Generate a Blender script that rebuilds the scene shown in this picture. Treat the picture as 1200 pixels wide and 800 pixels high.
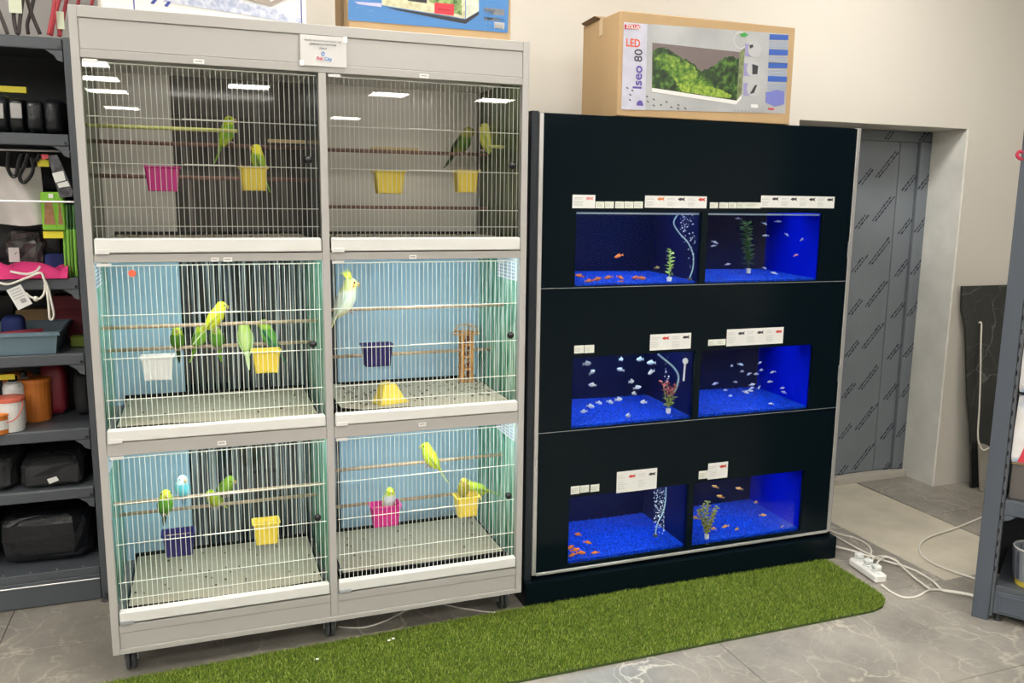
import bpy, bmesh, math, random
from mathutils import Vector, Matrix
random.seed(7)
scn = bpy.context.scene
for o in list(bpy.data.objects): bpy.data.objects.remove(o)
col = scn.collection
R = math.radians

# ------------------------------------------------------------------ camera
CAMP = Vector((0.3226, -2.7743, 1.5483)); YAW, PIT, ROL, FPX = .3531, .1644, .0126, 988.99
_f = Vector((math.sin(YAW)*math.cos(PIT), math.cos(YAW)*math.cos(PIT), -math.sin(PIT)))
_r = Vector((math.cos(YAW), -math.sin(YAW), 0)); _u = _r.cross(_f)
CR = _r*math.cos(ROL)+_u*math.sin(ROL); CU = -_r*math.sin(ROL)+_u*math.cos(ROL)
cam = bpy.data.cameras.new('camera'); cam.sensor_width = 36; cam.lens = FPX/1200*36; cam.clip_start = .05
co = bpy.data.objects.new('camera', cam); col.objects.link(co)
M3 = Matrix((CR, CU, -_f)).transposed(); co.matrix_world = Matrix.Translation(CAMP) @ M3.to_4x4()
scn.camera = co
def at(px, py, v, ax=1):            # where the sight line of a photo pixel meets the plane (axis ax = v)
    d = _f+CR*((px-600)/FPX)+CU*((400-py)/FPX)
    return CAMP+d*((v-CAMP[ax])/d[ax])

# ------------------------------------------------------------------ light
w = bpy.data.worlds.new('world'); scn.world = w; w.use_nodes = True
w.node_tree.nodes['Background'].inputs[0].default_value = (1, .96, .9, 1)
w.node_tree.nodes['Background'].inputs[1].default_value = .25
scn.view_settings.view_transform = 'Standard'; scn.view_settings.look = 'None'
scn.view_settings.exposure = 0.0; scn.view_settings.gamma = 1
PANEL = 28.0      # ceiling LED panels
CELL = 36.0       # cage LED tubes, and fill strips added to the upper cells
TANK = 11.0       # aquarium LED bars

# ------------------------------------------------------------------ materials
MATS = {}
def mat(name, c, rough=.5, metal=0, spec=.5, emit=0, bump=0, bscale=60, var=0, vscale=8, coat=0, emc=None):
    if name in MATS: return MATS[name]
    m = bpy.data.materials.new(name); m.use_nodes = True; nt = m.node_tree; b = nt.nodes['Principled BSDF']
    b.inputs['Base Color'].default_value = (*c, 1); b.inputs['Roughness'].default_value = rough
    b.inputs['Metallic'].default_value = metal; b.inputs['Specular IOR Level'].default_value = spec
    b.inputs['Coat Weight'].default_value = coat
    if emit:
        b.inputs['Emission Color'].default_value = (*(emc or c), 1); b.inputs['Emission Strength'].default_value = emit
    if var or bump:
        tc = nt.nodes.new('ShaderNodeTexCoord')
    if var:
        n = nt.nodes.new('ShaderNodeTexNoise'); n.inputs['Scale'].default_value = vscale; n.inputs['Detail'].default_value = 5
        nt.links.new(tc.outputs['Object'], n.inputs['Vector'])
        rp = nt.nodes.new('ShaderNodeValToRGB')
        rp.color_ramp.elements[0].position = .3; rp.color_ramp.elements[1].position = .7
        rp.color_ramp.elements[0].color = (*[x*(1-var) for x in c], 1); rp.color_ramp.elements[1].color = (*[min(1, x*(1+var)) for x in c], 1)
        nt.links.new(n.outputs['Fac'], rp.inputs['Fac']); nt.links.new(rp.outputs['Color'], b.inputs['Base Color'])
    if bump:
        n2 = nt.nodes.new('ShaderNodeTexNoise'); n2.inputs['Scale'].default_value = bscale; n2.inputs['Detail'].default_value = 4
        nt.links.new(tc.outputs['Object'], n2.inputs['Vector'])
        bp = nt.nodes.new('ShaderNodeBump'); bp.inputs['Strength'].default_value = bump; bp.inputs['Distance'].default_value = .01
        nt.links.new(n2.outputs['Fac'], bp.inputs['Height']); nt.links.new(bp.outputs['Normal'], b.inputs['Normal'])
    MATS[name] = m; return m
def ramp_mat(name, stops, scale=(1, 1, 1), nscale=5, detail=6, rough=.4, coord='Object', spec=.5, distort=0, bump=0, metal=0):
    if name in MATS: return MATS[name]
    m = bpy.data.materials.new(name); m.use_nodes = True; nt = m.node_tree; b = nt.nodes['Principled BSDF']
    b.inputs['Roughness'].default_value = rough; b.inputs['Specular IOR Level'].default_value = spec; b.inputs['Metallic'].default_value = metal
    tc = nt.nodes.new('ShaderNodeTexCoord'); mp = nt.nodes.new('ShaderNodeMapping'); mp.inputs['Scale'].default_value = scale
    n = nt.nodes.new('ShaderNodeTexNoise'); n.inputs['Scale'].default_value = nscale; n.inputs['Detail'].default_value = detail; n.inputs['Distortion'].default_value = distort
    rp = nt.nodes.new('ShaderNodeValToRGB'); cr = rp.color_ramp
    while len(cr.elements) < len(stops): cr.elements.new(.5)
    for e, (p, c) in zip(cr.elements, stops): e.position = p; e.color = (*c, 1)
    nt.links.new(tc.outputs[coord], mp.inputs['Vector']); nt.links.new(mp.outputs['Vector'], n.inputs['Vector'])
    nt.links.new(n.outputs['Fac'], rp.inputs['Fac']); nt.links.new(rp.outputs['Color'], b.inputs['Base Color'])
    if bump:
        bp = nt.nodes.new('ShaderNodeBump'); bp.inputs['Strength'].default_value = bump; bp.inputs['Distance'].default_value = .01
        nt.links.new(n.outputs['Fac'], bp.inputs['Height']); nt.links.new(bp.outputs['Normal'], b.inputs['Normal'])
    MATS[name] = m; return m
def glass_mat(name, tint=(1, 1, 1), refl=1.0):
    if name in MATS: return MATS[name]
    m = bpy.data.materials.new(name); m.use_nodes = True; nt = m.node_tree
    nt.nodes.remove(nt.nodes['Principled BSDF']); out = nt.nodes['Material Output']
    t = nt.nodes.new('ShaderNodeBsdfTransparent'); t.inputs[0].default_value = (*tint, 1)
    g = nt.nodes.new('ShaderNodeBsdfGlossy'); g.inputs['Roughness'].default_value = .01
    fr = nt.nodes.new('ShaderNodeFresnel'); fr.inputs[0].default_value = 1.45
    mu = nt.nodes.new('ShaderNodeMath'); mu.operation = 'MULTIPLY'; mu.inputs[1].default_value = refl
    mx = nt.nodes.new('ShaderNodeMixShader')
    nt.links.new(fr.outputs[0], mu.inputs[0]); nt.links.new(mu.outputs[0], mx.inputs[0])
    nt.links.new(t.outputs[0], mx.inputs[1]); nt.links.new(g.outputs[0], mx.inputs[2]); nt.links.new(mx.outputs[0], out.inputs[0])
    MATS[name] = m; return m
def marble(name, base1, base2, vein, vscale, vw=.02, rough=.25, warp=.35, dark=None):
    m = bpy.data.materials.new(name); m.use_nodes = True; nt = m.node_tree; b = nt.nodes['Principled BSDF']; L = nt.links.new
    b.inputs['Roughness'].default_value = rough
    g = nt.nodes.new('ShaderNodeNewGeometry')
    n = nt.nodes.new('ShaderNodeTexNoise'); n.inputs['Scale'].default_value = 2.2; n.inputs['Detail'].default_value = 8; n.inputs['Roughness'].default_value = .65
    L(g.outputs['Position'], n.inputs['Vector'])
    r1 = nt.nodes.new('ShaderNodeValToRGB'); r1.color_ramp.elements[0].position = .32; r1.color_ramp.elements[1].position = .68
    r1.color_ramp.elements[0].color = (*base1, 1); r1.color_ramp.elements[1].color = (*base2, 1); L(n.outputs['Fac'], r1.inputs['Fac'])
    n3 = nt.nodes.new('ShaderNodeTexNoise'); n3.inputs['Scale'].default_value = 3.0; n3.inputs['Detail'].default_value = 5; L(g.outputs['Position'], n3.inputs['Vector'])
    vm = nt.nodes.new('ShaderNodeVectorMath'); vm.operation = 'MULTIPLY_ADD'; vm.inputs[1].default_value = (warp, warp, warp)
    L(n3.outputs['Color'], vm.inputs[0]); L(g.outputs['Position'], vm.inputs[2])
    mp = nt.nodes.new('ShaderNodeMapping'); mp.inputs['Rotation'].default_value = (0, 0, .6); mp.inputs['Scale'].default_value = (1.25, .62, 1); L(vm.outputs[0], mp.inputs['Vector'])
    cur = r1.outputs['Color']
    for sc, wd, st in ((vscale, vw, .75), (vscale*2.1, vw*1.5, .40), (vscale*4.5, vw*2.2, .22)):
        v = nt.nodes.new('ShaderNodeTexVoronoi'); v.feature = 'DISTANCE_TO_EDGE'; v.inputs['Scale'].default_value = sc; L(mp.outputs[0], v.inputs['Vector'])
        r2 = nt.nodes.new('ShaderNodeValToRGB'); r2.color_ramp.elements[0].position = 0; r2.color_ramp.elements[1].position = wd
        r2.color_ramp.elements[0].color = (st, st, st, 1); r2.color_ramp.elements[1].color = (0, 0, 0, 1); L(v.outputs['Distance'], r2.inputs['Fac'])
        n4 = nt.nodes.new('ShaderNodeTexNoise'); n4.inputs['Scale'].default_value = 1.7*sc/vscale; n4.inputs['Detail'].default_value = 2; L(g.outputs['Position'], n4.inputs['Vector'])
        r4 = nt.nodes.new('ShaderNodeValToRGB'); r4.color_ramp.elements[0].position = .42; r4.color_ramp.elements[1].position = .62; L(n4.outputs['Fac'], r4.inputs['Fac'])
        ml = nt.nodes.new('ShaderNodeMath'); ml.operation = 'MULTIPLY'; L(r2.outputs['Color'], ml.inputs[0]); L(r4.outputs['Color'], ml.inputs[1])
        mx = nt.nodes.new('ShaderNodeMixRGB'); L(ml.outputs[0], mx.inputs[0]); L(cur, mx.inputs[1]); mx.inputs[2].default_value = (*vein, 1); cur = mx.outputs[0]
    L(cur, b.inputs['Base Color']); MATS[name] = m; return m

m_frame = mat('warm_grey_powder_coat', (.42, .405, .385), .42)
m_frame2 = mat('warm_grey_edge', (.39, .375, .36), .42)
m_white = mat('white_metal', (.68, .675, .65), .35)
m_wire = mat('white_wire', (.80, .82, .74), .3)
m_black = mat('black_plastic', (.006, .007, .009), .25)
m_panelblk = mat('gloss_black_panel', (.003, .007, .010), .12, spec=.12)
m_alu = mat('brushed_aluminium', (.62, .61, .60), .35, metal=.6)
m_steel = mat('zinc_steel', (.45, .47, .50), .4, metal=.5)
m_rubber = mat('grey_rubber', (.06, .065, .07), .6)
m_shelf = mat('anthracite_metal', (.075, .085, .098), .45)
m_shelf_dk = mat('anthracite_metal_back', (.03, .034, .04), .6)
m_shelf_r = mat('slate_blue_metal', (.075, .09, .115), .4)
m_blueback = mat('led_tinted_panel', (.42, .64, .80), .18, var=.03, vscale=3)  # blue cast of the cell LEDs painted into the panel colour
m_beigeback = mat('pale_grey_panel', (.62, .59, .53), .2, var=.05, vscale=3)
m_sand = mat('sand_sheet', (.47, .43, .33), .9, bump=.3, bscale=300, var=.06, vscale=40)
m_perch = mat('wooden_perch', (.50, .36, .24), .7, var=.2, vscale=40)
m_perch_br = mat('brown_perch', (.22, .12, .09), .7, var=.2, vscale=40)
m_perch_y = mat('lime_perch', (.50, .52, .16), .6)
m_darkback = ramp_mat('dark_back_with_painted_reflections', [(.0, (.005, .008, .010)), (.44, (.012, .018, .022)), (.54, (.10, .13, .14)), (.64, (.45, .50, .52))], (70, 70, 1.2), 1.6, 5, .10, spec=.9)  # pale streaks paint in the cage wires mirrored in the dark glazing
m_darkback2 = ramp_mat('dark_glazed_back', [(.0, (.05, .048, .045)), (.5, (.08, .075, .068)), (.75, (.26, .24, .22))], (50, 50, 1.0), 1.6, 5, .10, spec=.35)  # fainter painted reflection streaks for the upper cells
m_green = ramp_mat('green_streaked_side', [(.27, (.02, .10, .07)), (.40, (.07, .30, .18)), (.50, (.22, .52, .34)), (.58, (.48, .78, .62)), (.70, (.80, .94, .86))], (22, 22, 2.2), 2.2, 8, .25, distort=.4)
m_green2 = ramp_mat('dim_green_streaked_side', [(.25, (.02, .03, .015)), (.45, (.06, .09, .04)), (.62, (.16, .22, .10)), (.85, (.40, .45, .30))], (22, 22, 2.2), 2.2, 8, .25, distort=.4)  # darker copy of the side colour, with the upper cells' shade painted in
m_glass = glass_mat('clear_glass'); m_glass_soft = glass_mat('tank_glass', (1, 1, 1), .15)
m_card = mat('cardboard', (.46, .31, .16), .8, var=.06, vscale=6)
m_card_dk = mat('cardboard_edge', (.30, .19, .10), .8)
m_paper = mat('white_paper', (.80, .79, .76), .6)
m_paperw = mat('white_card', (.74, .74, .72), .5)
m_ink = mat('black_ink', (.03, .03, .035), .6)
m_inkg = mat('grey_ink', (.35, .34, .34), .6)
m_plaster = mat('cream_plaster', (.68, .64, .575), .8, bump=.05, bscale=12)
m_plaster_in = mat('unpainted_plaster', (.86, .85, .80), .85, var=.08, vscale=6)
m_film = mat('grey_protective_film', (.20, .225, .255), .3, var=.06, vscale=4, bump=.05, bscale=5)
m_screed = mat('bare_screed', (.60, .55, .45), .85, var=.10, vscale=6, bump=.1, bscale=40)
m_ceil = mat('ceiling_white', (.75, .74, .72), .9)
m_floor_sub = mat('grey_grout', (.16, .155, .15), .9)
m_tile = marble('grey_marble_tile', (.18, .165, .145), (.38, .35, .305), (.66, .60, .50), 3.0, .022, .34, .5)
m_slab = marble('dark_marble_slab', (.014, .017, .016), (.032, .036, .034), (.20, .21, .20), 2.5, .012, .3)
m_cable = mat('white_cable', (.78, .75, .68), .5)
m_yellow = mat('yellow_plastic', (.88, .68, .07), .4)
m_pink = mat('magenta_plastic', (.62, .02, .25), .35)
m_navy = mat('navy_plastic', (.013, .011, .11), .4)
m_whitep = mat('white_plastic', (.75, .77, .76), .35)

# ------------------------------------------------------------------ mesh helpers
class MB:
    def __init__(s): s.v = []; s.f = []
    def add(s, vs, fs):
        n = len(s.v); s.v += [tuple(v) for v in vs]; s.f += [tuple(i+n for i in f) for f in fs]; return s
    def box(s, a, b, ch=0):
        x0, y0, z0 = [min(p, q) for p, q in zip(a, b)]; x1, y1, z1 = [max(p, q) for p, q in zip(a, b)]
        if ch <= 0:
            return s.add([(x0,y0,z0),(x1,y0,z0),(x1,y1,z0),(x0,y1,z0),(x0,y0,z1),(x1,y0,z1),(x1,y1,z1),(x0,y1,z1)],
                         [(0,3,2,1),(4,5,6,7),(0,1,5,4),(1,2,6,5),(2,3,7,6),(3,0,4,7)])
        c = min(ch, (x1-x0)*.45, (y1-y0)*.45, (z1-z0)*.45)
        V = []; F = []
        X = (x0, x1); Y = (y0, y1); Z = (z0, z1); idx = {}
        for i in (0, 1):
            for j in (0, 1):
                for k in (0, 1):
                    sx, sy, sz = 1-2*i, 1-2*j, 1-2*k
                    for ax in range(3):
                        p = [X[i]+sx*c, Y[j]+sy*c, Z[k]+sz*c]; p[ax] = (X[i], Y[j], Z[k])[ax]
                        idx[(i, j, k, ax)] = len(V); V.append(p)
        for ax in range(3):
            o = [a_ for a_ in range(3) if a_ != ax]
            for sd in (0, 1):
                q = []
                for (p_, r_) in ((0, 0), (1, 0), (1, 1), (0, 1)):
                    t = [0, 0, 0]; t[ax] = sd; t[o[0]] = p_; t[o[1]] = r_; q.append(idx[(*t, ax)])
                F.append(q)
        for ax in range(3):
            o = [a_ for a_ in range(3) if a_ != ax]
            for p_ in (0, 1):
                for r_ in (0, 1):
                    t0 = [0, 0, 0]; t0[o[0]] = p_; t0[o[1]] = r_; t1 = list(t0); t1[ax] = 1
                    F.append([idx[(*t0, o[0])], idx[(*t1, o[0])], idx[(*t1, o[1])], idx[(*t0, o[1])]])
        for i in (0, 1):
            for j in (0, 1):
                for k in (0, 1): F.append([idx[(i, j, k, 0)], idx[(i, j, k, 1)], idx[(i, j, k, 2)]])
        return s.add(V, F)
    def tube(s, pts, r, n=8, cap=True):
        pts = [Vector(p) for p in pts]; rs = r if isinstance(r, (list, tuple)) else [r]*len(pts)
        rings = []; prev = None
        for i, p in enumerate(pts):
            t = (pts[min(i+1, len(pts)-1)]-pts[max(i-1, 0)]).normalized()
            if prev is None:
                a = Vector((0, 0, 1)) if abs(t.z) < .9 else Vector((1, 0, 0)); e = t.cross(a).normalized()
            else: e = (prev-t*prev.dot(t)).normalized()
            prev = e; g = t.cross(e)
            rings.append([p+(e*math.cos(2*math.pi*k/n)+g*math.sin(2*math.pi*k/n))*rs[i] for k in range(n)])
        return s.loft(rings, cap)
    def loft(s, rings, cap=True):
        n = len(rings[0]); V = [v for r in rings for v in r]; F = []
        for i in range(len(rings)-1):
            for k in range(n): F.append((i*n+k, i*n+(k+1) % n, (i+1)*n+(k+1) % n, (i+1)*n+k))
        if cap: F.append(tuple(reversed(range(n)))); F.append(tuple((len(rings)-1)*n+k for k in range(n)))
        return s.add(V, F)
    def lathe(s, prof, c=(0, 0, 0), n=20, ax=2, sx=1, sy=1):
        rings = []
        for r, h in prof:
            ring = []
            for k in range(n):
                a = 2*math.pi*k/n; p = [r*math.cos(a)*sx, r*math.sin(a)*sy, h]
                if ax == 1: p = [p[0], p[2], p[1]]
                if ax == 0: p = [p[2], p[0], p[1]]
                ring.append((p[0]+c[0], p[1]+c[1], p[2]+c[2]))
            rings.append(ring)
        return s.loft(rings)
    def ball(s, c, r, n=10, m=6):
        r = r if isinstance(r, (list, tuple)) else (r, r, r); rings = []
        for i in range(m+1):
            t = math.pi*i/m; rr = max(math.sin(t), .02)
            rings.append([(c[0]+r[0]*rr*math.cos(2*math.pi*k/n), c[1]+r[1]*rr*math.sin(2*math.pi*k/n), c[2]-r[2]*math.cos(t)) for k in range(n)])
        return s.loft(rings)
    def prism(s, poly, off):             # polygon of 3-D points extruded by a vector
        n = len(poly); off = Vector(off); a = [Vector(p) for p in poly]; b = [p+off for p in a]
        return s.add(a+b, [tuple(range(n)), tuple(reversed(range(n, 2*n)))]+[(i, i+n, (i+1) % n+n, (i+1) % n) for i in range(n)])
    def mesh(s, name, m, smooth=False):
        me = bpy.data.meshes.new(name); me.from_pydata([tuple(v) for v in s.v], [], s.f); me.materials.append(m)
        bm = bmesh.new(); bm.from_mesh(me); bmesh.ops.recalc_face_normals(bm, faces=bm.faces); bm.to_mesh(me); bm.free()
        if smooth: me.shade_smooth()
        me.update(); return me
    def build(s, name, m, parent=None, smooth=False, **kw):
        return place(s.mesh(name, m, smooth), name, parent, **kw)
def B(a, b, ch=0): return MB().box(a, b, ch)
def place(me, name, parent=None, loc=None, rot=None, label=None, kind=None):
    o = bpy.data.objects.new(name, me); col.objects.link(o)
    if parent is not None:
        o.parent = parent
        if parent.type == 'EMPTY' and loc is None and not parent.get('_local'):
            o.matrix_parent_inverse = Matrix.Translation(-Vector(parent.location))   # mesh given in world coordinates
    if loc is not None:
        o.location = loc
        if parent is not None and parent.type == 'EMPTY' and not parent.get('_local'): o.matrix_parent_inverse = Matrix.Translation(-Vector(parent.location))
    if rot is not None: o.rotation_euler = rot
    if label: o['label'] = label
    if kind: o['kind'] = kind
    return o
LOCALS = []
def thing(name, label, cat, loc=(0, 0, 0), rz=0, group=None, local=False, scale=1, rot=None):
    o = bpy.data.objects.new(name, None); col.objects.link(o); o.location = loc; o.rotation_euler = rot or (0, 0, rz); o.scale = (scale,)*3
    o.empty_display_size = .05; o['label'] = label; o['category'] = cat
    if group: o['group'] = group
    if local: o['_local'] = 1; LOCALS.append(o)
    return o
def tag(o, label, cat, group=None):
    o['label'] = label; o['category'] = cat
    if group: o['group'] = group
    return o
def struct(o): o['kind'] = 'structure'; return o
def text(name, body, size, origin, m, parent, X=(1, 0, 0), Y=(0, 0, 1), align='LEFT', bold=0, sx=1):
    cu = bpy.data.curves.new(name, 'FONT'); cu.body = body; cu.size = size; cu.align_x = align; cu.extrude = .0003; cu.offset = bold; cu.resolution_u = 3
    ob = bpy.data.objects.new(name, cu); col.objects.link(ob)
    dg = bpy.context.evaluated_depsgraph_get(); me = bpy.data.meshes.new_from_object(ob.evaluated_get(dg))
    bpy.data.objects.remove(ob); X = Vector(X).normalized(); Y = Vector(Y).normalized(); Z = X.cross(Y)
    Mx = Matrix((X*sx, Y, Z)).transposed().to_4x4(); Mx.translation = Vector(origin); me.transform(Mx)
    me.materials.clear(); me.materials.append(m); return place(me, name, parent)
def quad_px(name, pts, Y, m, parent, th=.0012, **kw):   # flat print on a vertical sheet, y = Y, raised by th toward the shop
    return MB().prism([at(*p, Y) for p in pts], (0, -th, 0)).build(name, m, parent, **kw)

# ------------------------------------------------------------------ the room
X0, X1, Y0, Y1, H = -6.5, 7.5, -16.2, 1.15, 3.2
fl = struct(B((X0, Y0, -.06), (X1, Y1, -.012)).build('floor', m_floor_sub))
tw, td = 1.2, .6
t_me = B((.0012, .0012, -.0115), (tw-.0012, td-.0012, 0), .0008).mesh('tile', m_tile)
def tile_ok(x, y): return not (3.2-.001 < x+tw*.5 < 3.2+.001)
nt_ = 0
for j in range(-6, 4):
    for i in range(-4, 5):
        x = 3.2-1.2*3+i*tw+(0 if j % 1 == 0 else 0); y = -.27+j*td
        if y > 1.1 or y+td < -3.7 or x+tw < -3: continue
        if -.271 < y < 1.0 and 3.1 < x < 3.3: continue            # the strip in front of the door has no tiles yet
        if y > .60 and x > .05 and not (2.9 < x+tw and x < 4.2): continue
        yy = y
        place(t_me, 'tile', fl, loc=(x, yy, 0)); nt_ += 1
# screed strip and the tile pieces beside it
scr = B((3.2, -.268, -.0115), (3.755, .93, -.004)).build('screed_strip', m_screed, fl)
for yy in (-.27, .33):
    B((3.757, yy+.0012, -.0115), (4.399, yy+td-.0012, 0), .0008).build('tile', m_tile, fl)
B((X0, Y0, -.0115), (X1, -3.88, 0)).build('tile_field', m_tile, fl)
# back wall with the door recess
struct(B((.02, .67, 1.952), (X1, Y1+.2, H)).build('wall_back_upper', m_plaster))
struct(B((.02, .67, 0), (3.05, Y1+.2, 1.952)).build('wall_back_centre', m_plaster))
struct(B((4.13, .67, 0), (X1, Y1+.2, 1.952)).build('wall_back_right', m_plaster))
struct(B((X0, Y1, 0), (.02, Y1+.2, H)).build('wall_back_left', mat('grey_plaster', (.42, .40, .39), .85)))
struct(B((X0-.2, Y0, 0), (X0, Y1, H)).build('wall_left', m_plaster))
struct(B((X1, Y0, 0), (X1+.2, Y1, H)).build('wall_right', m_plaster))
struct(B((X0, Y0-.2, 0), (X1, Y0, H)).build('wall_front', mat('shop_end_wall', (.18, .17, .16), .9)))
struct(B((X0, Y0, H), (X1, Y1, H+.1)).build('ceiling', m_ceil))
# door of the recess, wrapped in film
d = struct(B((3.05, .925, 0), (4.13, .97, 1.952)).build('door_1', m_film))
B((3.05, .905, 1.895), (4.13, .925, 1.95), .002).build('door_head', m_film, d)
B((4.045, .895, .04), (4.13, .925, 1.893), .002).build('door_jamb', m_film, d)
B((3.92, .912, .04), (4.043, .925, 1.893), .002).build('door_stile', m_film, d)
B((3.745, .915, .04), (3.918, .925, 1.893), .002).build('door_leaf', m_film, d)
B((3.62, .908, .04), (3.742, .925, 1.893), .002).build('door_stile', m_film, d)
B((3.2, .86, -.004), (4.13, .925, .035), .003).build('door_sill', mat('pale_stone_sill', (.52, .49, .43), .7), d)
# printed marks on the film
rnd = random.Random(3)
def film_mark(x, z, y, L):
    mb = MB()
    for row in (0, 1):
        s = 0
        while s < L:
            l = rnd.uniform(.008, .03); h = rnd.uniform(.006, .010)
            e = Vector((.66, 0, .75)); nrm = Vector((-.75, 0, .66)); o = Vector((x, y, z))+e*(s+row*.012)-nrm*(row*.017)
            mb.prism([o, o+e*l, o+e*l+nrm*h, o+nrm*h], (0, -.0006, 0)); s += l+.005
    mb.build('film_print', mat('dark_film_print', (.02, .025, .05), .5), d)
for k in range(8):
    film_mark(3.77, 1.70-k*.235, .9148, .17)
    film_mark(3.955, 1.63-k*.235, .9118, .115)
    film_mark(4.052, 1.64-k*.235, .8948, .10)
    film_mark(3.65, 1.66-k*.235, .9078, .10)
film_mark(3.80, 1.90, .9048, .055); film_mark(4.04, 1.90, .9048, .05)
# plaster reveal on the right of the recess
B((4.118, .672, 0), (4.1299, .895, 1.951)).build('reveal', m_plaster_in, bpy.data.objects['wall_back_right'])

# ------------------------------------------------------------------ ceiling lights
m_led = mat('led_panel_glow', (1, 1, 1), .5, emit=PANEL, emc=(1, .97, .90))
lf = MB(); lf.box((-.31, -.31, -.03), (.31, -.29, 0)).box((-.31, .29, -.03), (.31, .31, 0)).box((-.31, -.29, -.03), (-.29, .29, 0)).box((.29, -.29, -.03), (.31, .29, 0))
lf_me = lf.mesh('light_frame', m_white); ld_me = B((-.29, -.29, -.022), (.29, .29, -.012)).mesh('diffuser', m_led)
for y in (-.36, -2.1, -4.1, -6.3, -8.3, -9.3, -10.75, -12.3, -15.0):
    for x in (-5.2, -3.1, -.95, 1.1, 3.2, 4.95):
        if (y == -.36 and (x < -2 or x > 4)) or (y == -2.1 and x > 4) or (y in (-9.3, -12.3) and x != -.95) or (y == -15 and x not in (-.95, 3.2)) or (y == -10.75 and x < -2): continue
        t = thing('ceiling_light', 'square white LED panel set in the shop ceiling', 'light', (x, y, H), group='ceiling LED panels', local=True)
        place(lf_me, 'light_frame', t); place(ld_me, 'diffuser', t)

# ------------------------------------------------------------------ bird cage cabinet
W, TOP, BOT, DEP = 1.3954, 2.08, .10, .535
cage = thing('bird_cage_cabinet', 'tall warm grey metal cabinet of six wire-fronted bird cages on casters', 'bird cage', (W/2, DEP/2, 0))
def P(name, a, b, m=m_frame, ch=.0015, parent=None, **kw): return B(a, b, ch).build(name, m, parent or cage, **kw)
P('post', (0, 0, BOT), (.023, .03, TOP)); P('post', (W-.023, 0, BOT), (W, .03, TOP)); P('post', (.69, .001, BOT+.02), (.714, .03, 1.9375))
P('top_rail', (.023, 0, 2.048), (W-.023, .03, TOP)); P('fascia_panel', (.0235, .003, 1.963), (W-.0235, .012, 2.047))
P('fascia_rail', (.023, .001, 1.938), (W-.023, .03, 1.962), m_frame2)
P('bottom_rail', (.023, 0, BOT), (W-.023, .03, .1185)); P('bottom_panel', (.0235, .004, .119), (.6895, .012, .172)); P('bottom_panel', (.7145, .004, .119), (W-.0235, .012, .172))
P('bottom_upper_rail', (.0235, .001, .173), (.6895, .02, .200)); P('bottom_upper_rail', (.7145, .001, .173), (W-.0235, .02, .200))
P('top_panel', (0, .0305, TOP-.012), (W, DEP, TOP)); P('base_panel', (0, .0305, BOT), (W, DEP, BOT+.012))
P('outer_side', (0, .0305, BOT+.0125), (.008, DEP, TOP-.0125)); P('outer_side', (W-.008, .0305, BOT+.0125), (W, DEP, TOP-.0125))
P('rear_sheet', (.0085, DEP-.008, BOT+.0125), (W-.0085, DEP, TOP-.0125), m_frame2)
P('middle_divider', (.697, .0305, BOT+.0125), (.705, DEP-.0085, TOP-.0125), m_frame2)
TIER = [(1.4245, 1.379, 1.938), (.84, .80, 1.353), (.246, .205, .757)]     # strip top, strip bottom, opening top
for k, (zl, zh) in enumerate(((1.353, 1.3785), (.757, .7995))):
    for (a, b) in ((.0235, .6895), (.7145, W-.0235)):
        P('tier_rail', (a, .001, zl), (b, .02, zh))
CX = [(.0235, .6895), (.7145, W-.0235)]
wire_v = {}; 
def vwire(h):
    if h not in wire_v:
        mb = MB(); mb.tube([(0, 0, 0), (0, 0, h)], .00098, 5); wire_v[h] = mb.mesh('wire', m_wire)
    return wire_v[h]
wire_h = {}
def hwire(l, r):
    if (l, r) not in wire_h: wire_h[(l, r)] = MB().tube([(0, 0, 0), (l, 0, 0)], r, 5).mesh('wire', m_wire)
    return wire_h[(l, r)]
m_tube = mat('led_tube_glow', (1, 1, 1), .5, emit=CELL, emc=(.74, .93, 1.0))
m_debris = mat('seed_debris', (.10, .08, .06), .9)
CELLNAME = [['upper left', 'upper right'], ['middle left', 'middle right'], ['lower left', 'lower right']]
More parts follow.
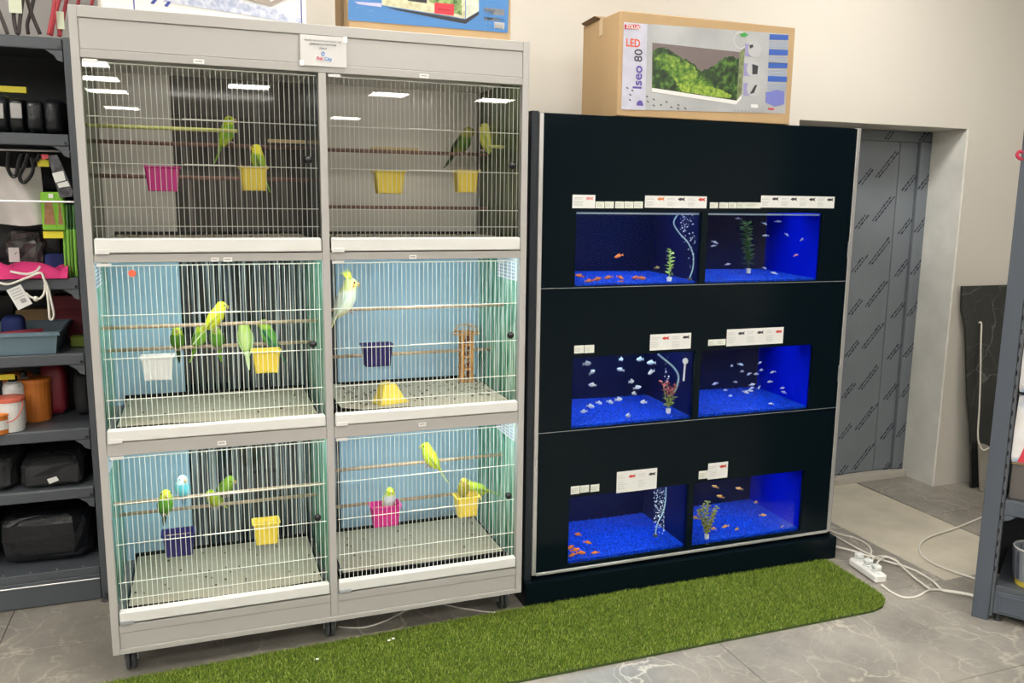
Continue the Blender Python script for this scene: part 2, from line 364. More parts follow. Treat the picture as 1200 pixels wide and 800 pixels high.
for r, (st, sb, ot) in enumerate(TIER):
    for c, (xa, xb) in enumerate(CX):
        xr = xb; lit = r > 0
        # inner box: sides, back, ceiling, floor deck
        P('cell_floor', (xa-.014 if c == 0 else .7055, .0305, sb-.01), (.6965 if c == 0 else xb+.014, DEP-.009, sb-.002), m_frame2, 0)
        if r == 0: P('cell_ceiling', (xa-.014 if c == 0 else .7055, .0305, 1.968), (.6965 if c == 0 else xb+.014, DEP-.009, 1.976), m_white, 0)
        xl, xh = (.0085, .6965) if c == 0 else (.7055, W-.0085)
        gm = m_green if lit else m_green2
        top = ot+(.02 if lit else .029)
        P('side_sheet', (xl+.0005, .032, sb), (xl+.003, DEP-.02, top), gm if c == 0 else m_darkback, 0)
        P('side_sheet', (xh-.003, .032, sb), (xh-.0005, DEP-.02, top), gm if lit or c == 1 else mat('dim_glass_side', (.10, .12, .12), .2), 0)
        yb = DEP-.022
        if c == 0:
            P('back_panel', (xl+.003, yb, sb), (.245, yb+.004, top), m_blueback if lit else m_beigeback, 0)
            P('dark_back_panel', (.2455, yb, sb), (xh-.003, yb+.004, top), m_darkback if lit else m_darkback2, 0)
        else:
            xe = xl+.10 if lit else xl+.003
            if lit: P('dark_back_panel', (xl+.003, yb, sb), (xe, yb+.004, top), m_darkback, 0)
            x2 = xh-.003 if lit else 1.375
            P('back_panel', (xe+.0005, yb, sb), (x2, yb+.004, top), m_blueback if lit else m_beigeback, 0)
        # drawer strip, clip, stickers
        zs = P('drawer_front', (xa+.004, -.006, sb+.003), (xb-.003, .012, st), m_white, .003)
        B((xa+.005, -.0085, sb), (xa+.045, -.0062, sb+.013), .001).build('clip', m_steel if r == 2 else m_white, zs)
        B((xa+.006, .002, ot-.012), (xa+.045, .010, ot-.002), .001).build('top_clip', m_white, cage)
        for sx_ in ((.285, .315, .37, .40) if c == 0 else (.245, .272))[(2 if (r == 0 and c == 0) else 0):]:
            pass
        # wire door
        dr = B((xa+.006, .009, st-.003), (xb-.006, .014, st+.002)).build('wire_door', m_wire, cage)
        hz = (.036, .092, .22, .353)
        ztop = ot-.008
        n = 43
        for i in range(n):
            x = xa+.012+(xb-xa-.024)*i/(n-1)
            place(vwire(round(ztop-st, 4)), 'wire', dr, loc=(x, .0135, st))
        L = round(xb-xa-.014, 4)
        for dz in hz: place(hwire(L, .0013), 'wire', dr, loc=(xa+.007, .0108, st+dz))
        place(hwire(L, .0018), 'wire', dr, loc=(xa+.007, .0108, ztop-.002))
        for dz in (.22, .353): place(hwire(.145, .0024), 'hatch_bar', dr, loc=(xa+.264, .0086, st+dz+.001))
        kx = (.651, 1.335)[c]; kz = (1.669, 1.082, .49)[r]
        kb = MB().ball((kx, -.011, kz), .0125, 14, 8).build('knob', m_black, dr, smooth=True)
        MB().tube([(kx, .0, kz), (kx, .012, kz)], .005, 8).build('knob_stem', m_black, dr)
        if r == 0:
            P('glass_pane', (xa+.003, .0025, st+.002), (xb-.003, .0055, ot-.002), m_glass, 0)
        # litter tray with the sand sheet
        tx0, tx1 = (.045, .672) if c == 0 else (.735, 1.352)
        y0t = .022 if not (r == 2 and c == 1) else .055
        tz = sb+.004
        tr = MB()
        tr.box((tx0, y0t, tz), (tx1, .455, tz+.02)); hgt = .034
        tr.box((tx0, y0t, tz), (tx0+.006, .455, tz+hgt)).box((tx1-.006, y0t, tz), (tx1, .455, tz+hgt)).box((tx0, .447, tz), (tx1, .455, tz+hgt+.012)).box((tx0, y0t, tz), (tx1, y0t+.006, tz+(hgt-.004 if (r, c) != (2, 1) else hgt)))
        tro = tr.build('litter_tray', m_black, cage)
        # sand: slightly wavy sheet
        mb = MB(); nx, ny = 16, 10; V = []
        for j in range(ny+1):
            for i in range(nx+1):
                u, v = i/nx, j/ny
                V.append((tx0+.008+u*(tx1-tx0-.016), y0t+.008+v*(.437-y0t), tz+.036+.003*math.sin(5*u+r)*math.cos(4*v+c)+(.012*max(0, .12-u)/.12 if (r, c) == (1, 1) else 0)))
        mb.add(V, [(j*(nx+1)+i, j*(nx+1)+i+1, (j+1)*(nx+1)+i+1, (j+1)*(nx+1)+i) for j in range(ny) for i in range(nx)])
        sdo = mb.build('sand_sheet', m_sand, tro, smooth=True)
        mb = MB(); rr = random.Random(r*5+c)
        for k in range(150 if (r, c) == (1, 1) else 30):
            x, y = rr.uniform(tx0+.02, tx1-.02), rr.uniform(.08, .43); s = rr.uniform(.0012, .003)
            mb.box((x-s*rr.uniform(1, 2.5), y-s, tz+.037), (x+s, y+s, tz+.041))
        mb.build('seed_husks', m_debris, tro, kind='stuff')
        # lamp and perforated vent cover in the lit cells
        if not lit: P('led_tube_or_fill', (xl+.06, .033, 1.955), (xh-.06, .043, 1.962), mat('fill_strip_glow', (1, 1, 1), .5, emit=CELL*.5, emc=(1, .96, .88)), 0)  # fill strip added out of sight to brighten the upper cells
        if lit:
            lm = P('led_tube_or_fill', (xl+.06, .034, ot+.001), (xh-.06, .046, ot+.012), m_tube, 0)
            vx, dx_ = (xl+.0032, .002) if c == 0 else (xh-.0032, -.002); zt = ot-.002
            vpo = MB().prism([(vx, .06, zt), (vx, .27, zt), (vx, .27, zt-.085), (vx, .06, zt-.085)], (dx_, 0, 0)).build('vent_cover', m_whitep, cage)
            hb = MB()
            for i in range(14):
                for j in range(6):
                    hb.prism([(vx+dx_*1.1, .072+i*.0145+.0042*math.cos(a*math.pi/3), zt-.012-j*.0125+.0042*math.sin(a*math.pi/3)) for a in range(6)], (dx_*.1, 0, 0))
            hb.build('vent_holes', mat('vent_hole_blue', (.12, .25, .40), .6), vpo, kind='stuff')
# perches, one part each
PER = [(0, 0, .17, 1.762, m_perch_y, .0105, .55), (0, 0, .40, 1.728, m_perch_br, .69, 0), (0, 0, .36, 1.615, m_perch_br, .69, 0),
       (0, 1, .40, 1.725, m_perch_br, 1.38, 0), (0, 1, .22, 1.745, m_perch_y, 1.38, 0), (0, 1, .40, 1.52, m_perch_br, 1.38, 0),
       (1, 0, .19, 1.131, m_perch, 0, 0), (1, 0, .33, 1.034, m_perch, 0, 0), (1, 1, .20, 1.165, m_perch, 0, 0), (1, 1, .35, .97, m_perch, 0, 0),
       (2, 0, .19, .540, m_perch, 0, 0), (2, 0, .34, .448, m_perch, 0, 0), (2, 1, .20, .580, m_perch, 0, 0), (2, 1, .35, .386, m_perch, 0, 0)]
for (r, c, y, z, m, e, _) in PER:
    xl, xh = (.0125, .6925) if c == 0 else (.7095, W-.0125)
    if (r, c, m) == (0, 1, m_perch_y): xl = 1.325
    if (r, c, m) == (0, 0, m_perch_y): xh = .45
    MB().tube([(xl, y, z), (xh, y, z)], .0062 if m is not m_perch_br else .007, 10).build('perch', m, cage, smooth=True)
P('perch', (.93, .405, 1.73), (1.11, .415, 1.742), mat('pale_wood_bar', (.55, .42, .20), .7), .001)
P('perch', (.56, .375, 1.742), (.69, .385, 1.754), mat('pale_wood_bar', (.55, .42, .20), .7), .001)
# casters
for cx in (.045, .695, 1.352):
    for cy in (.075, DEP-.075):
        ca = MB().box((cx-.022, cy-.025, .094), (cx+.022, cy+.025, .0995)).build('caster', m_steel, cage)
        for sx in (-1, 1):
            MB().prism([(cx+sx*.0215, cy-.014, .094), (cx+sx*.0215, cy+.032, .094), (cx+sx*.0215, cy+.030, .034), (cx+sx*.0215, cy+.012, .034)], (-sx*.003, 0, 0)).build('fork', m_steel, ca)
            MB().lathe([(.018, -.0075), (.033, -.006), (.036, -.003), (.036, .003), (.033, .006), (.018, .0075)], (cx+sx*.0088, cy+.02, .0365), 22, 0).build('wheel', m_rubber, ca)
        MB().lathe([(.008, -.022), (.008, .022)], (cx, cy+.02, .0365), 12, 0).build('axle', m_steel, ca)
        MB().lathe([(.016, .0), (.016, .006)], (cx, cy, .0885), 14).build('swivel', m_steel, ca)
# stickers on the rails
for (px, py, w_, h_) in ((252, 304, .022, .012), (267, 304, .026, .013), (484, 301, .024, .013), (260, 519, .026, .013), (495, 497, .026, .013), (233, 72, .03, .012), (497, 89, .03, .012)):
    p = at(px, py, 0)
    s_ = B((p.x-w_/2, -.0004, p.z-h_/2), (p.x+w_/2, .0008, p.z+h_/2)).build('sticker', m_paper, cage)
    B((p.x-w_*.38, -.0007, p.z-h_*.12), (p.x+w_*.34, -.0003, p.z+h_*.2)).build('sticker_print', m_inkg, s_)
p = at(155, 320, .008); MB().lathe([(.011, -.001), (.011, .001)], (p.x, .0045, p.z), 20, 1).build('round_sticker', mat('orange_red_sticker', (.75, .13, .06), .5), cage)
p = at(505, 590, .0)
# notice taped on the fascia
sg = thing('paper_notice', 'white laminated paper notice taped to the cage fascia', 'sign', (.707, 0, 1.955))
mb = MB(); V = []
for i in range(9):
    for j in range(7):
        u, v = i/8, j/6; V.append((.637+u*.141, -.003-.003*(u**6)*(1-v)-.0015*math.sin(6*u+2*v), 1.956+v*.091))
mb.add(V, [(i*7+j, (i+1)*7+j, (i+1)*7+j+1, i*7+j+1) for i in range(8) for j in range(6)])
mb.build('sheet', mat('laminated_paper', (.60, .59, .575), .25), sg, smooth=True)
ty = -.0056
text('lettering', 'MOLIMO NE KUCATI NA STAKLO, I NE', .0072, (.706, ty, 2.0285), m_ink, sg, align='CENTER', sx=.9)
text('lettering', 'UZNEMIRAVATI ŽIVOTINJE', .0072, (.706, ty, 2.0185), m_ink, sg, align='CENTER', sx=.95)
text('lettering', 'HVALA', .0072, (.706, ty, 2.0065), m_ink, sg, align='CENTER')
text('lettering', 'Pet', .014, (.686, ty, 1.974), mat('pink_ink', (.8, .12, .22), .6), sg, bold=.0003)
text('lettering', 'City', .014, (.709, ty, 1.974), mat('blue_ink', (.05, .22, .55), .6), sg, bold=.0003)
MB().tube([(.706+.0045*math.cos(a*math.pi/8), ty, 1.993+.0045*math.sin(a*math.pi/8)) for a in range(17)], .0013, 6).build('logo_ring', MATS['blue_ink'], sg)
for (x, z) in ((.640, 1.962), (.775, 2.04)):
    B((x-.006, -.0072, z-.008), (x+.006, -.0066, z+.008)).build('tape', mat('clear_tape', (.9, .9, .88), .15), sg)

# ------------------------------------------------------------------ feeders
def feeder(px0, px1, py, y, m, name, label, w=None, h=.074, group='feeding cups hooked inside the cage doors', ribs=False):
    a, b = at(px0, py, y), at(px1, py, y); cx = (a.x+b.x)/2; wd = (b.x-a.x); z = a.z
    t = thing(name, label, 'feeder', (cx, y, z-h), group=group, local=True)
    hw, dp = wd/2, .062; tb = .84
    def ring(f, zz, e=0): return [(-hw*f-e, -.012-e, zz), (hw*f+e, -.012-e, zz), (hw*f*.96+e, -.012+dp*f+e, zz), (-hw*f*.96-e, -.012+dp*f+e, zz)]
    def rr(f, zz, e):     # rounded rectangle
        pts = []; x0, x1, y0, y1 = -hw*f-e, hw*f+e, -.012-e, -.012+dp*f+e; c = .009
        for (cx_, cy_, a0) in ((x1-c, y1-c, 0), (x0+c, y1-c, 90), (x0+c, y0+c, 180), (x1-c, y0+c, 270)):
            for k in range(4): pts.append((cx_+c*math.cos(R(a0+30*k)), cy_+c*math.sin(R(a0+30*k)), zz))
        return pts
    cup = MB().loft([rr(tb-.04, .002, 0), rr(tb, .0, 0), rr(tb+.01, .006, 0), rr(1, h, 0), rr(1, h, -.003), rr(tb, .008, -.003)], True).build('cup', m, t)
    MB().loft([rr(1, h-.006, .001), rr(1, h-.004, .004), rr(1, h, .004), rr(1, h+.001, .0)], False).build('rim', m, t)
    for sx in (-1, 1):
        MB().tube([(sx*hw*.9, -.010, h-.002), (sx*hw*.92, -.026, h+.003), (sx*hw*.92, -.036, h+.002), (sx*hw*.92, -.037, h-.006)], .0016, 6).build('hook', m, t)
    if ribs:
        for i in range(7):
            x = -hw*.8+i*hw*1.6/6
            MB().tube([(x*tb, -.0125, .006), (x, -.0135, h-.008)], .0024, 5).build('rib', m, t)
    sd = [(x*.94, y_*.94, z_) for (x, y_, z_) in rr(.95, h-.018, -.004)]
    MB().prism(sd, (0, 0, .002)).build('seed', mat('bird_seed', (.45, .33, .15), .9, bump=.6, bscale=400), t)
    return t
FY = .052
feeder(169, 210, 194.5, FY, m_pink, 'feeding_cup', 'magenta feeding cup in the upper left cage')
feeder(281, 313, 195, FY, m_yellow, 'feeding_cup', 'yellow feeding cup in the upper left cage')
feeder(439, 474, 200, FY, m_yellow, 'feeding_cup', 'larger left yellow feeding cup of the upper right cage')
feeder(534, 560, 199.5, FY, m_yellow, 'feeding_cup', 'smaller right yellow feeding cup of the upper right cage')
feeder(165, 203, 418.5, FY, m_whitep, 'feeding_cup', 'white ribbed feeding cup in the middle left cage', ribs=True)
feeder(296, 328, 411, FY, m_yellow, 'feeding_cup', 'yellow feeding cup in the middle left cage')
feeder(425, 460, 404.5, FY, m_navy, 'feeding_cup', 'navy blue feeding cup in the middle right cage')
feeder(190, 228, 627, FY, m_navy, 'feeding_cup', 'navy blue feeding cup in the lower left cage')
feeder(297, 327, 613.5, FY, m_yellow, 'feeding_cup', 'yellow feeding cup in the lower left cage')
feeder(435, 469, 594, FY, m_pink, 'feeding_cup', 'magenta feeding cup in the lower right cage')
feeder(535, 561, 583, FY, m_yellow, 'feeding_cup', 'yellow feeding cup in the lower right cage')
# toppled yellow scoop and nut tower in the middle right cage
p = at(457, 476, .10)
t = thing('yellow_scoop', 'yellow plastic scoop tipped over on the sand of the middle right cage', 'scoop', (p.x, .13, .841), rz=.25, local=True)
sc = MB(); 
sc.loft([[(x*f, y*f+(1-f)*.02, z) for (x, y) in ((-.045, -.045), (.045, -.04), (.042, .045), (-.02, .05), (-.05, .01))] for (f, z) in ((1, 0), (1.02, .008), (.72, .045), (.55, .062), (.3, .066))])
sc.build('hood', m_yellow, t)
MB().loft([[(x, y, z) for (x, y) in ((-.056, -.056), (.056, -.05), (.052, .05), (-.03, .055), (-.06, .01))] for z in (0, .006)]).build('brim', m_yellow, t)
p = at(557, 470, .36)
t = thing('nut_tower', 'orange mesh tower filled with nuts under a wicker dome, middle right cage', 'bird toy', (1.285, .36, .842), local=True)
m_or = mat('orange_wood', (.62, .30, .08), .7)
for (x, y) in ((-.018, -.018), (.018, -.018), (.018, .018), (-.018, .018)):
    B((x-.005, y-.005, 0), (x+.005, y+.005, .20), .001).build('upright', m_or, t)
for k in range(5):
    z = .004+k*.048
    MB().box((-.022, -.0255, z), (.022, -.022, z+.006)).box((-.022, .022, z), (.022, .0255, z+.006)).box((-.0255, -.022, z), (-.022, .022, z+.006)).box((.022, -.022, z), (.0255, .022, z+.006)).build('crossbar', m_or, t)
rr = random.Random(5)
for k in range(30):
    MB().ball((rr.uniform(-.010, .010), rr.uniform(-.010, .010), .010+k*.0062), (.009, .009, .006), 8, 5).build('nut', mat('nut_brown', (.20, .06, .03), .6) if k % 3 else m_perch, t, smooth=True)
for a in range(6):
    an = a*math.pi/3
    MB().tube([(.052*math.cos(an)*math.sin(q_), .052*math.sin(an)*math.sin(q_), .195+.035*math.cos(q_)) for q_ in [i*math.pi/2/7 for i in range(8)]], .0032, 5).build('dome_cane', m_perch, t)
MB().tube([(.052*math.cos(a*math.pi/8), .052*math.sin(a*math.pi/8), .195) for a in range(17)], .0035, 5).build('dome_ring', m_or, t)

# ------------------------------------------------------------------ birds
def feather(name, head, body, belly, zsplit=.088):
    if name in MATS: return MATS[name]
    m = bpy.data.materials.new(name); m.use_nodes = True; nt = m.node_tree; b = nt.nodes['Principled BSDF']; b.inputs['Roughness'].default_value = .75
    tc = nt.nodes.new('ShaderNodeTexCoord'); sp = nt.nodes.new('ShaderNodeSeparateXYZ'); nt.links.new(tc.outputs['Object'], sp.inputs[0])
    n = nt.nodes.new('ShaderNodeTexNoise'); n.inputs['Scale'].default_value = 120; nt.links.new(tc.outputs['Object'], n.inputs['Vector'])
    ma = nt.nodes.new('ShaderNodeMath'); ma.operation = 'MULTIPLY_ADD'; ma.inputs[1].default_value = .02; nt.links.new(n.outputs['Fac'], ma.inputs[0]); nt.links.new(sp.outputs['Z'], ma.inputs[2])
    mr = nt.nodes.new('ShaderNodeMapRange'); mr.inputs[1].default_value = 0; mr.inputs[2].default_value = .14; nt.links.new(ma.outputs[0], mr.inputs[0])
    rp = nt.nodes.new('ShaderNodeValToRGB'); cr = rp.color_ramp; cr.elements.new(.5); cr.elements.new(.6)
    for e, (pz, c) in zip(cr.elements, ((.1, belly), (.35, body), (zsplit/.14, body), (zsplit/.14+.08, head))): e.position = pz; e.color = (*c, 1)
    nt.links.new(mr.outputs[0], rp.inputs['Fac']); nt.links.new(rp.outputs['Color'], b.inputs['Base Color']); MATS[name] = m; return m
def wingmat(name, c1, c2):
    if name in MATS: return MATS[name]
    m = bpy.data.materials.new(name); m.use_nodes = True; nt = m.node_tree; b = nt.nodes['Principled BSDF']; b.inputs['Roughness'].default_value = .75
    tc = nt.nodes.new('ShaderNodeTexCoord'); wv = nt.nodes.new('ShaderNodeTexWave'); wv.bands_direction = 'Z'; wv.inputs['Scale'].default_value = 55; wv.inputs['Distortion'].default_value = 5; wv.inputs['Detail'].default_value = 2; wv.inputs['Detail Scale'].default_value = 3
    rp = nt.nodes.new('ShaderNodeValToRGB'); rp.color_ramp.elements[0].position = .35; rp.color_ramp.elements[1].position = .6
    rp.color_ramp.elements[0].color = (*c2, 1); rp.color_ramp.elements[1].color = (*c1, 1)
    nt.links.new(tc.outputs['Object'], wv.inputs['Vector']); nt.links.new(wv.outputs['Fac'], rp.inputs['Fac']); nt.links.new(rp.outputs['Color'], b.inputs['Base Color']); MATS[name] = m; return m
m_beak = mat('horn_beak', (.55, .38, .15), .4); m_eye = mat('black_eye', (.01, .01, .01), .1); m_foot = mat('pink_grey_foot', (.45, .32, .30), .6)
def bird(px, py, y, yaw, lean, sc, key, head, body, belly, wing, wbar, tail, label, crest=False, roll=0, tail_bend=0, group=None, cheek=None, name='budgerigar', head_turn=0, anchor=.06):
    # px,py is the middle of the body in the photo; lean tips the body forward from upright
    Mr = Matrix.Rotation(yaw, 4, 'Z') @ Matrix.Rotation(roll, 4, 'X') @ Matrix.Rotation(lean, 4, 'Y')
    ctr = at(px, py, y); loc = ctr-(Mr @ Vector((0, 0, anchor)))*sc
    t = thing(name, label, 'bird', loc, group=group, local=True, scale=sc, rot=Mr.to_euler())
    fm = feather('plumage_'+key, head, body, belly)
    spine = [(-.036, .004, .006, .007), (-.03, .010, .012, .013), (-.02, .024, .0195, .0195), (-.008, .043, .0245, .025), (.004, .064, .0255, .0255), (.010, .080, .0225, .0215), (.014, .092, .0195, .0185), (.018, .103, .0188, .0185), (.020, .113, .0155, .0165), (.020, .120, .009, .011), (.019, .1232, .002, .003)]
    rings = []; FAT = 1.2
    for i, (x, z, ry, rx) in enumerate(spine):
        a = spine[max(i-1, 0)]; b = spine[min(i+1, len(spine)-1)]; tx, tz = b[0]-a[0], b[1]-a[1]; l = math.hypot(tx, tz); tx, tz = tx/l, tz/l
        if i >= 7: tx, tz = .1, .995
        hx, hz = tz, -tx
        ring = []
        for k in range(14):
            an = 2*math.pi*k/14; dx, dy = math.cos(an)*rx, math.sin(an)*ry
            ring.append((x+hx*dx*FAT, dy*FAT, z+hz*dx*FAT))
        rings.append(ring)
    if head_turn:
        for i, rg in enumerate(rings):
            if i >= 5:
                f = min(1, (i-4)/3)*head_turn; c_, s_ = math.cos(f), math.sin(f)
                rings[i] = [(.014+(x-.014)*c_-y_*s_, (x-.014)*s_+y_*c_, z) for (x, y_, z) in rg]
    def ht(p):
        c_, s_ = math.cos(head_turn), math.sin(head_turn); x, y_, z = p; return (.014+(x-.014)*c_-y_*s_, (x-.014)*s_+y_*c_, z)
    bo = MB().loft(rings).build('body', fm, t, smooth=True)
    bk = [ht(p) for p in ((.036, 0, .106), (.045, 0, .102), (.046, 0, .095), (.042, 0, .090))]
    MB().tube(bk, [.006, .0055, .0035, .001], 8).build('beak', m_beak, t, smooth=True)
    for s in (-1, 1):
        MB().ball(ht((.0285, s*.0185, .1085)), .0034, 8, 6).build('eye', m_eye, t, smooth=True)
        if cheek: MB().ball(ht((.024, s*.0205, .100)), (.006, .003, .006), 8, 6).build('cheek_patch', cheek, t, smooth=True)
        # wing: flattened loft from shoulder to tip
        wr = []
        for (x, yy, z, a_, b_) in ((.006, .022, .080, .006, .002), (.000, .0245, .070, .014, .0042), (-.010, .0245, .052, .018, .005), (-.022, .021, .030, .016, .0045), (-.036, .014, .008, .010, .003), (-.050, .008, -.012, .004, .0015), (-.056, .006, -.020, .001, .0006)):
            wr.append([(x+math.cos(2*math.pi*k/10)*a_*.85, s*(yy*1.2+math.sin(2*math.pi*k/10)*b_), z+math.cos(2*math.pi*k/10)*a_*.5) for k in range(10)])
        MB().loft(wr).build('wing', wingmat('wing_'+key, wing, wbar), t, smooth=True)
        fo = MB()
        fx = -.002
        fo.tube([(fx-.004, s*.010, .034), (fx+.006, s*.010, .016)], .0028, 6)
        for q_ in (-1, 1): fo.tube([(fx+.006, s*.010, .016), (fx+.016, s*.010+q_*.005, .014), (fx+.020, s*.010+q_*.005, .007)], .0018, 5)
        fo.tube([(fx+.006, s*.010, .016), (fx-.004, s*.010, .008)], .0018, 5)
        fo.build('foot', m_foot, t)
    tl = MB(); 
    tr_ = []
    for k, (x, z, w_) in enumerate(((-.028, .012, .009), (-.045, -.012, .010), (-.064, -.040+tail_bend, .0075), (-.082, -.066+tail_bend*2, .003))):
        tr_.append([(x-.0012, -w_, z+.001), (x-.0012, w_, z+.001), (x+.0016, w_*.8, z-.001), (x+.0016, -w_*.8, z-.001)])
    tl.loft(tr_).build('tail', mat('tail_'+key, tail, .7), t)
    if crest:
        for k in range(5):
            MB().tube([(.022-k*.003, 0, .119), (.020-k*.005, (k-2)*.001, .137), (.012-k*.006, (k-2)*.002, .155-k*.004)], [.0035, .003, .0006], 6).build('crest_feather', mat('crest_yellow', (.85, .85, .12), .7), t)
    return t
GR = (.22, .48, .03); YG = (.55, .68, .03); YE = (.85, .78, .05); DG = (.03, .08, .015); PG = (.62, .80, .25); OL = (.20, .27, .03)
Q = math.pi/2
bird(266, 154, .39, -.4, -.15, .80, 'upper_green', YG, GR, YG, GR, YG, GR, 'plain lime green budgerigar high on the perch of the upper left cage')
bird(303, 187, .085, 2.7, -.25, .72, 'upper_yhead', YE, (.35, .55, .04), GR, (.30, .48, .04), DG, GR, 'yellow-headed green budgerigar sitting on the yellow cup of the upper left cage')
bird(543, 166, .395, -Q+.5, .25, .95, 'upper_dark', (.26, .24, .03), (.10, .20, .02), (.34, .28, .05), (.05, .10, .015), (.02, .03, .01), DG, 'dark green budgerigar preening in the upper right cage', head_turn=.9)
bird(571, 163, .395, 2.4, -.15, .92, 'upper_yellow', (.75, .75, .12), (.72, .74, .10), (.5, .6, .1), (.45, .55, .06), (.60, .66, .1), (.5, .6, .15), 'plain yellow budgerigar at the right of the upper right cage')
bird(208, 397, .325, -Q, -.02, .74, 'ml_dark', YG, (.10, .26, .02), (.16, .20, .03), (.07, .16, .02), DG, DG, 'dark green budgerigar leftmost on the perch of the middle left cage')
bird(234, 394, .325, -Q+.7, -.05, .76, 'ml_green', YG, GR, (.16, .34, .03), (.16, .33, .03), DG, GR, 'green budgerigar second from left on the perch, middle left cage')
bird(253, 370, .188, .1, .12, .80, 'ml_yellow', (.80, .78, .04), (.72, .74, .03), YG, (.66, .70, .04), (.35, .42, .03), (.66, .80, .35), 'yellow budgerigar on the front perch above the others, middle left cage')
bird(254, 396, .325, -Q-.2, .0, .76, 'ml_green2', (.45, .62, .10), (.15, .38, .03), (.10, .24, .02), (.15, .32, .03), DG, GR, 'green budgerigar under the yellow one, middle left cage')
bird(287, 394, .325, Q+.1, -.05, .84, 'ml_pale', (.62, .82, .16), PG, PG, (.55, .74, .30), (.25, .42, .15), (.66, .84, .40), 'pale green budgerigar seen from behind with hanging tail, middle left cage')
bird(314, 391, .325, 2.6, .0, .82, 'ml_teal', (.45, .66, .06), (.14, .42, .06), (.03, .24, .12), (.03, .25, .10), (.02, .08, .03), (.02, .2, .12), 'green budgerigar with dark teal wing behind the yellow cup, middle left cage', head_turn=.4)
bird(405, 349, .20, .05, -.06, 1.10, 'cockatiel', (.80, .82, .30), (.80, .84, .66), (.84, .80, .50), (.72, .84, .72), (.80, .84, .60), (.80, .76, .35), 'cream white cockatiel with yellow crest, leaning from the perch of the middle right cage', crest=True, cheek=mat('orange_cheek', (.80, .35, .05), .7), name='cockatiel', tail_bend=-.01)
bird(194, 589, .18, -Q+.2, -.02, .80, 'll_green', (.66, .70, .05), (.12, .34, .03), (.10, .26, .03), (.14, .22, .03), DG, DG, 'green budgerigar with yellow head, leftmost in the lower left cage')
bird(214, 571, .19, -Q, -.02, .74, 'll_blue', (.70, .85, .90), (.15, .62, .72), (.15, .55, .66), (.25, .66, .74), (.12, .30, .36), (.1, .3, .5), 'turquoise blue budgerigar with white head, lower left cage', head_turn=.5)
bird(265, 569, .335, -Q+.5, .35, .80, 'll_green3', (.30, .48, .04), (.24, .42, .03), GR, (.20, .34, .03), (.12, .22, .02), GR, 'olive green budgerigar hunched on the rear perch, lower left cage', head_turn=.6)
bird(251, 584, .335, -Q-.5, .35, .76, 'll_lime', YG, (.50, .60, .05), YG, (.46, .58, .06), (.25, .35, .04), YG, 'lime yellow budgerigar bending under the front perch, lower left cage')
bird(504, 534, .198, math.pi-.3, .0, .84, 'lr_yellow', (.62, .78, .04), (.66, .76, .03), (.55, .72, .05), (.62, .72, .04), (.25, .36, .03), (.66, .80, .35), 'yellow green budgerigar with long tail on the upper perch, lower right cage')
bird(456, 584, .075, -Q+.1, -.05, .70, 'lr_dip', (.62, .85, .05), (.66, .76, .82), (.75, .82, .84), (.62, .80, .12), (.40, .58, .08), (.70, .82, .88), 'yellow green and white budgerigar sitting in the magenta cup, lower right cage')
bird(543, 572, .085, -Q-.1, .0, .70, 'lr_olive', (.66, .60, .08), (.45, .44, .05), (.40, .42, .05), (.10, .18, .03), (.05, .08, .02), DG, 'olive budgerigar with dark wings sitting in the yellow cup, lower right cage')
bird(558, 572, .16, math.pi+.12, .62, .78, 'lr_lime', (.60, .70, .06), (.45, .62, .04), (.40, .56, .04), (.38, .56, .05), (.16, .26, .03), GR, 'lime green budgerigar leaning level over the yellow cup, lower right cage')

# ------------------------------------------------------------------ aquarium rack
AX0, AX1, AY, AT = 1.441, 2.905, .087, 1.863
rack = thing('aquarium_rack', 'tall glossy black aquarium rack with aluminium edge trims', 'aquarium rack', ((AX0+AX1)/2, .35, 0))
def A(name, a, b, m=m_panelblk, ch=.0012, parent=None, **kw): return B(a, b, ch).build(name, m, parent or rack, **kw)
ROWS = [(1.240, 1.516, 1.2345, 1.859), (.691, .968, .6855, 1.2325), (.139, .416, .126, .6835)]
WX = [(1.623, 2.160), (2.186, 2.736)]
for (zb, zt, pb, pt) in ROWS:
    xs = [1.487, WX[0][0], WX[0][1], WX[1][0], WX[1][1], 2.879]; zs = [pb, zb, zt, pt]
    V = []; F = []
    for y in (AY, AY+.012):
        for z in zs:
            for x in xs: V.append((x, y, z))
    def ix(l, j, i): return l*24+j*6+i
    hole = {(1, 1), (1, 3)}
    for j in range(3):
        for i in range(5):
            if (j, i) in hole: continue
            F.append((ix(0, j, i), ix(0, j, i+1), ix(0, j+1, i+1), ix(0, j+1, i))); F.append((ix(1, j, i), ix(1, j+1, i), ix(1, j+1, i+1), ix(1, j, i+1)))
            for (dj, di, e) in ((-1, 0, ((j, i), (j, i+1))), (1, 0, ((j+1, i), (j+1, i+1))), (0, -1, ((j, i), (j+1, i))), (0, 1, ((j, i+1), (j+1, i+1)))):
                nj, ni = j+dj, i+di
                if not (0 <= nj < 3 and 0 <= ni < 5) or (nj, ni) in hole:
                    F.append((ix(0, *e[0]), ix(0, *e[1]), ix(1, *e[1]), ix(1, *e[0])))
    MB().add(V, F).build('front_panel', m_panelblk, rack)
A('panel_trim', (1.487, AY-.0005, 1.2326), (2.879, AY+.01, 1.2344), m_steel, 0); A('panel_trim', (1.487, AY-.0005, .6836), (2.879, AY+.01, .6854), m_steel, 0)
A('edge_trim', (1.470, AY-.004, .118), (1.4865, AY+.02, 1.859), m_alu); A('edge_trim', (2.8795, AY-.004, .118), (2.897, AY+.02, 1.863), m_alu)
A('bottom_trim', (1.487, AY-.006, .1145), (2.879, AY+.02, .125), m_alu)
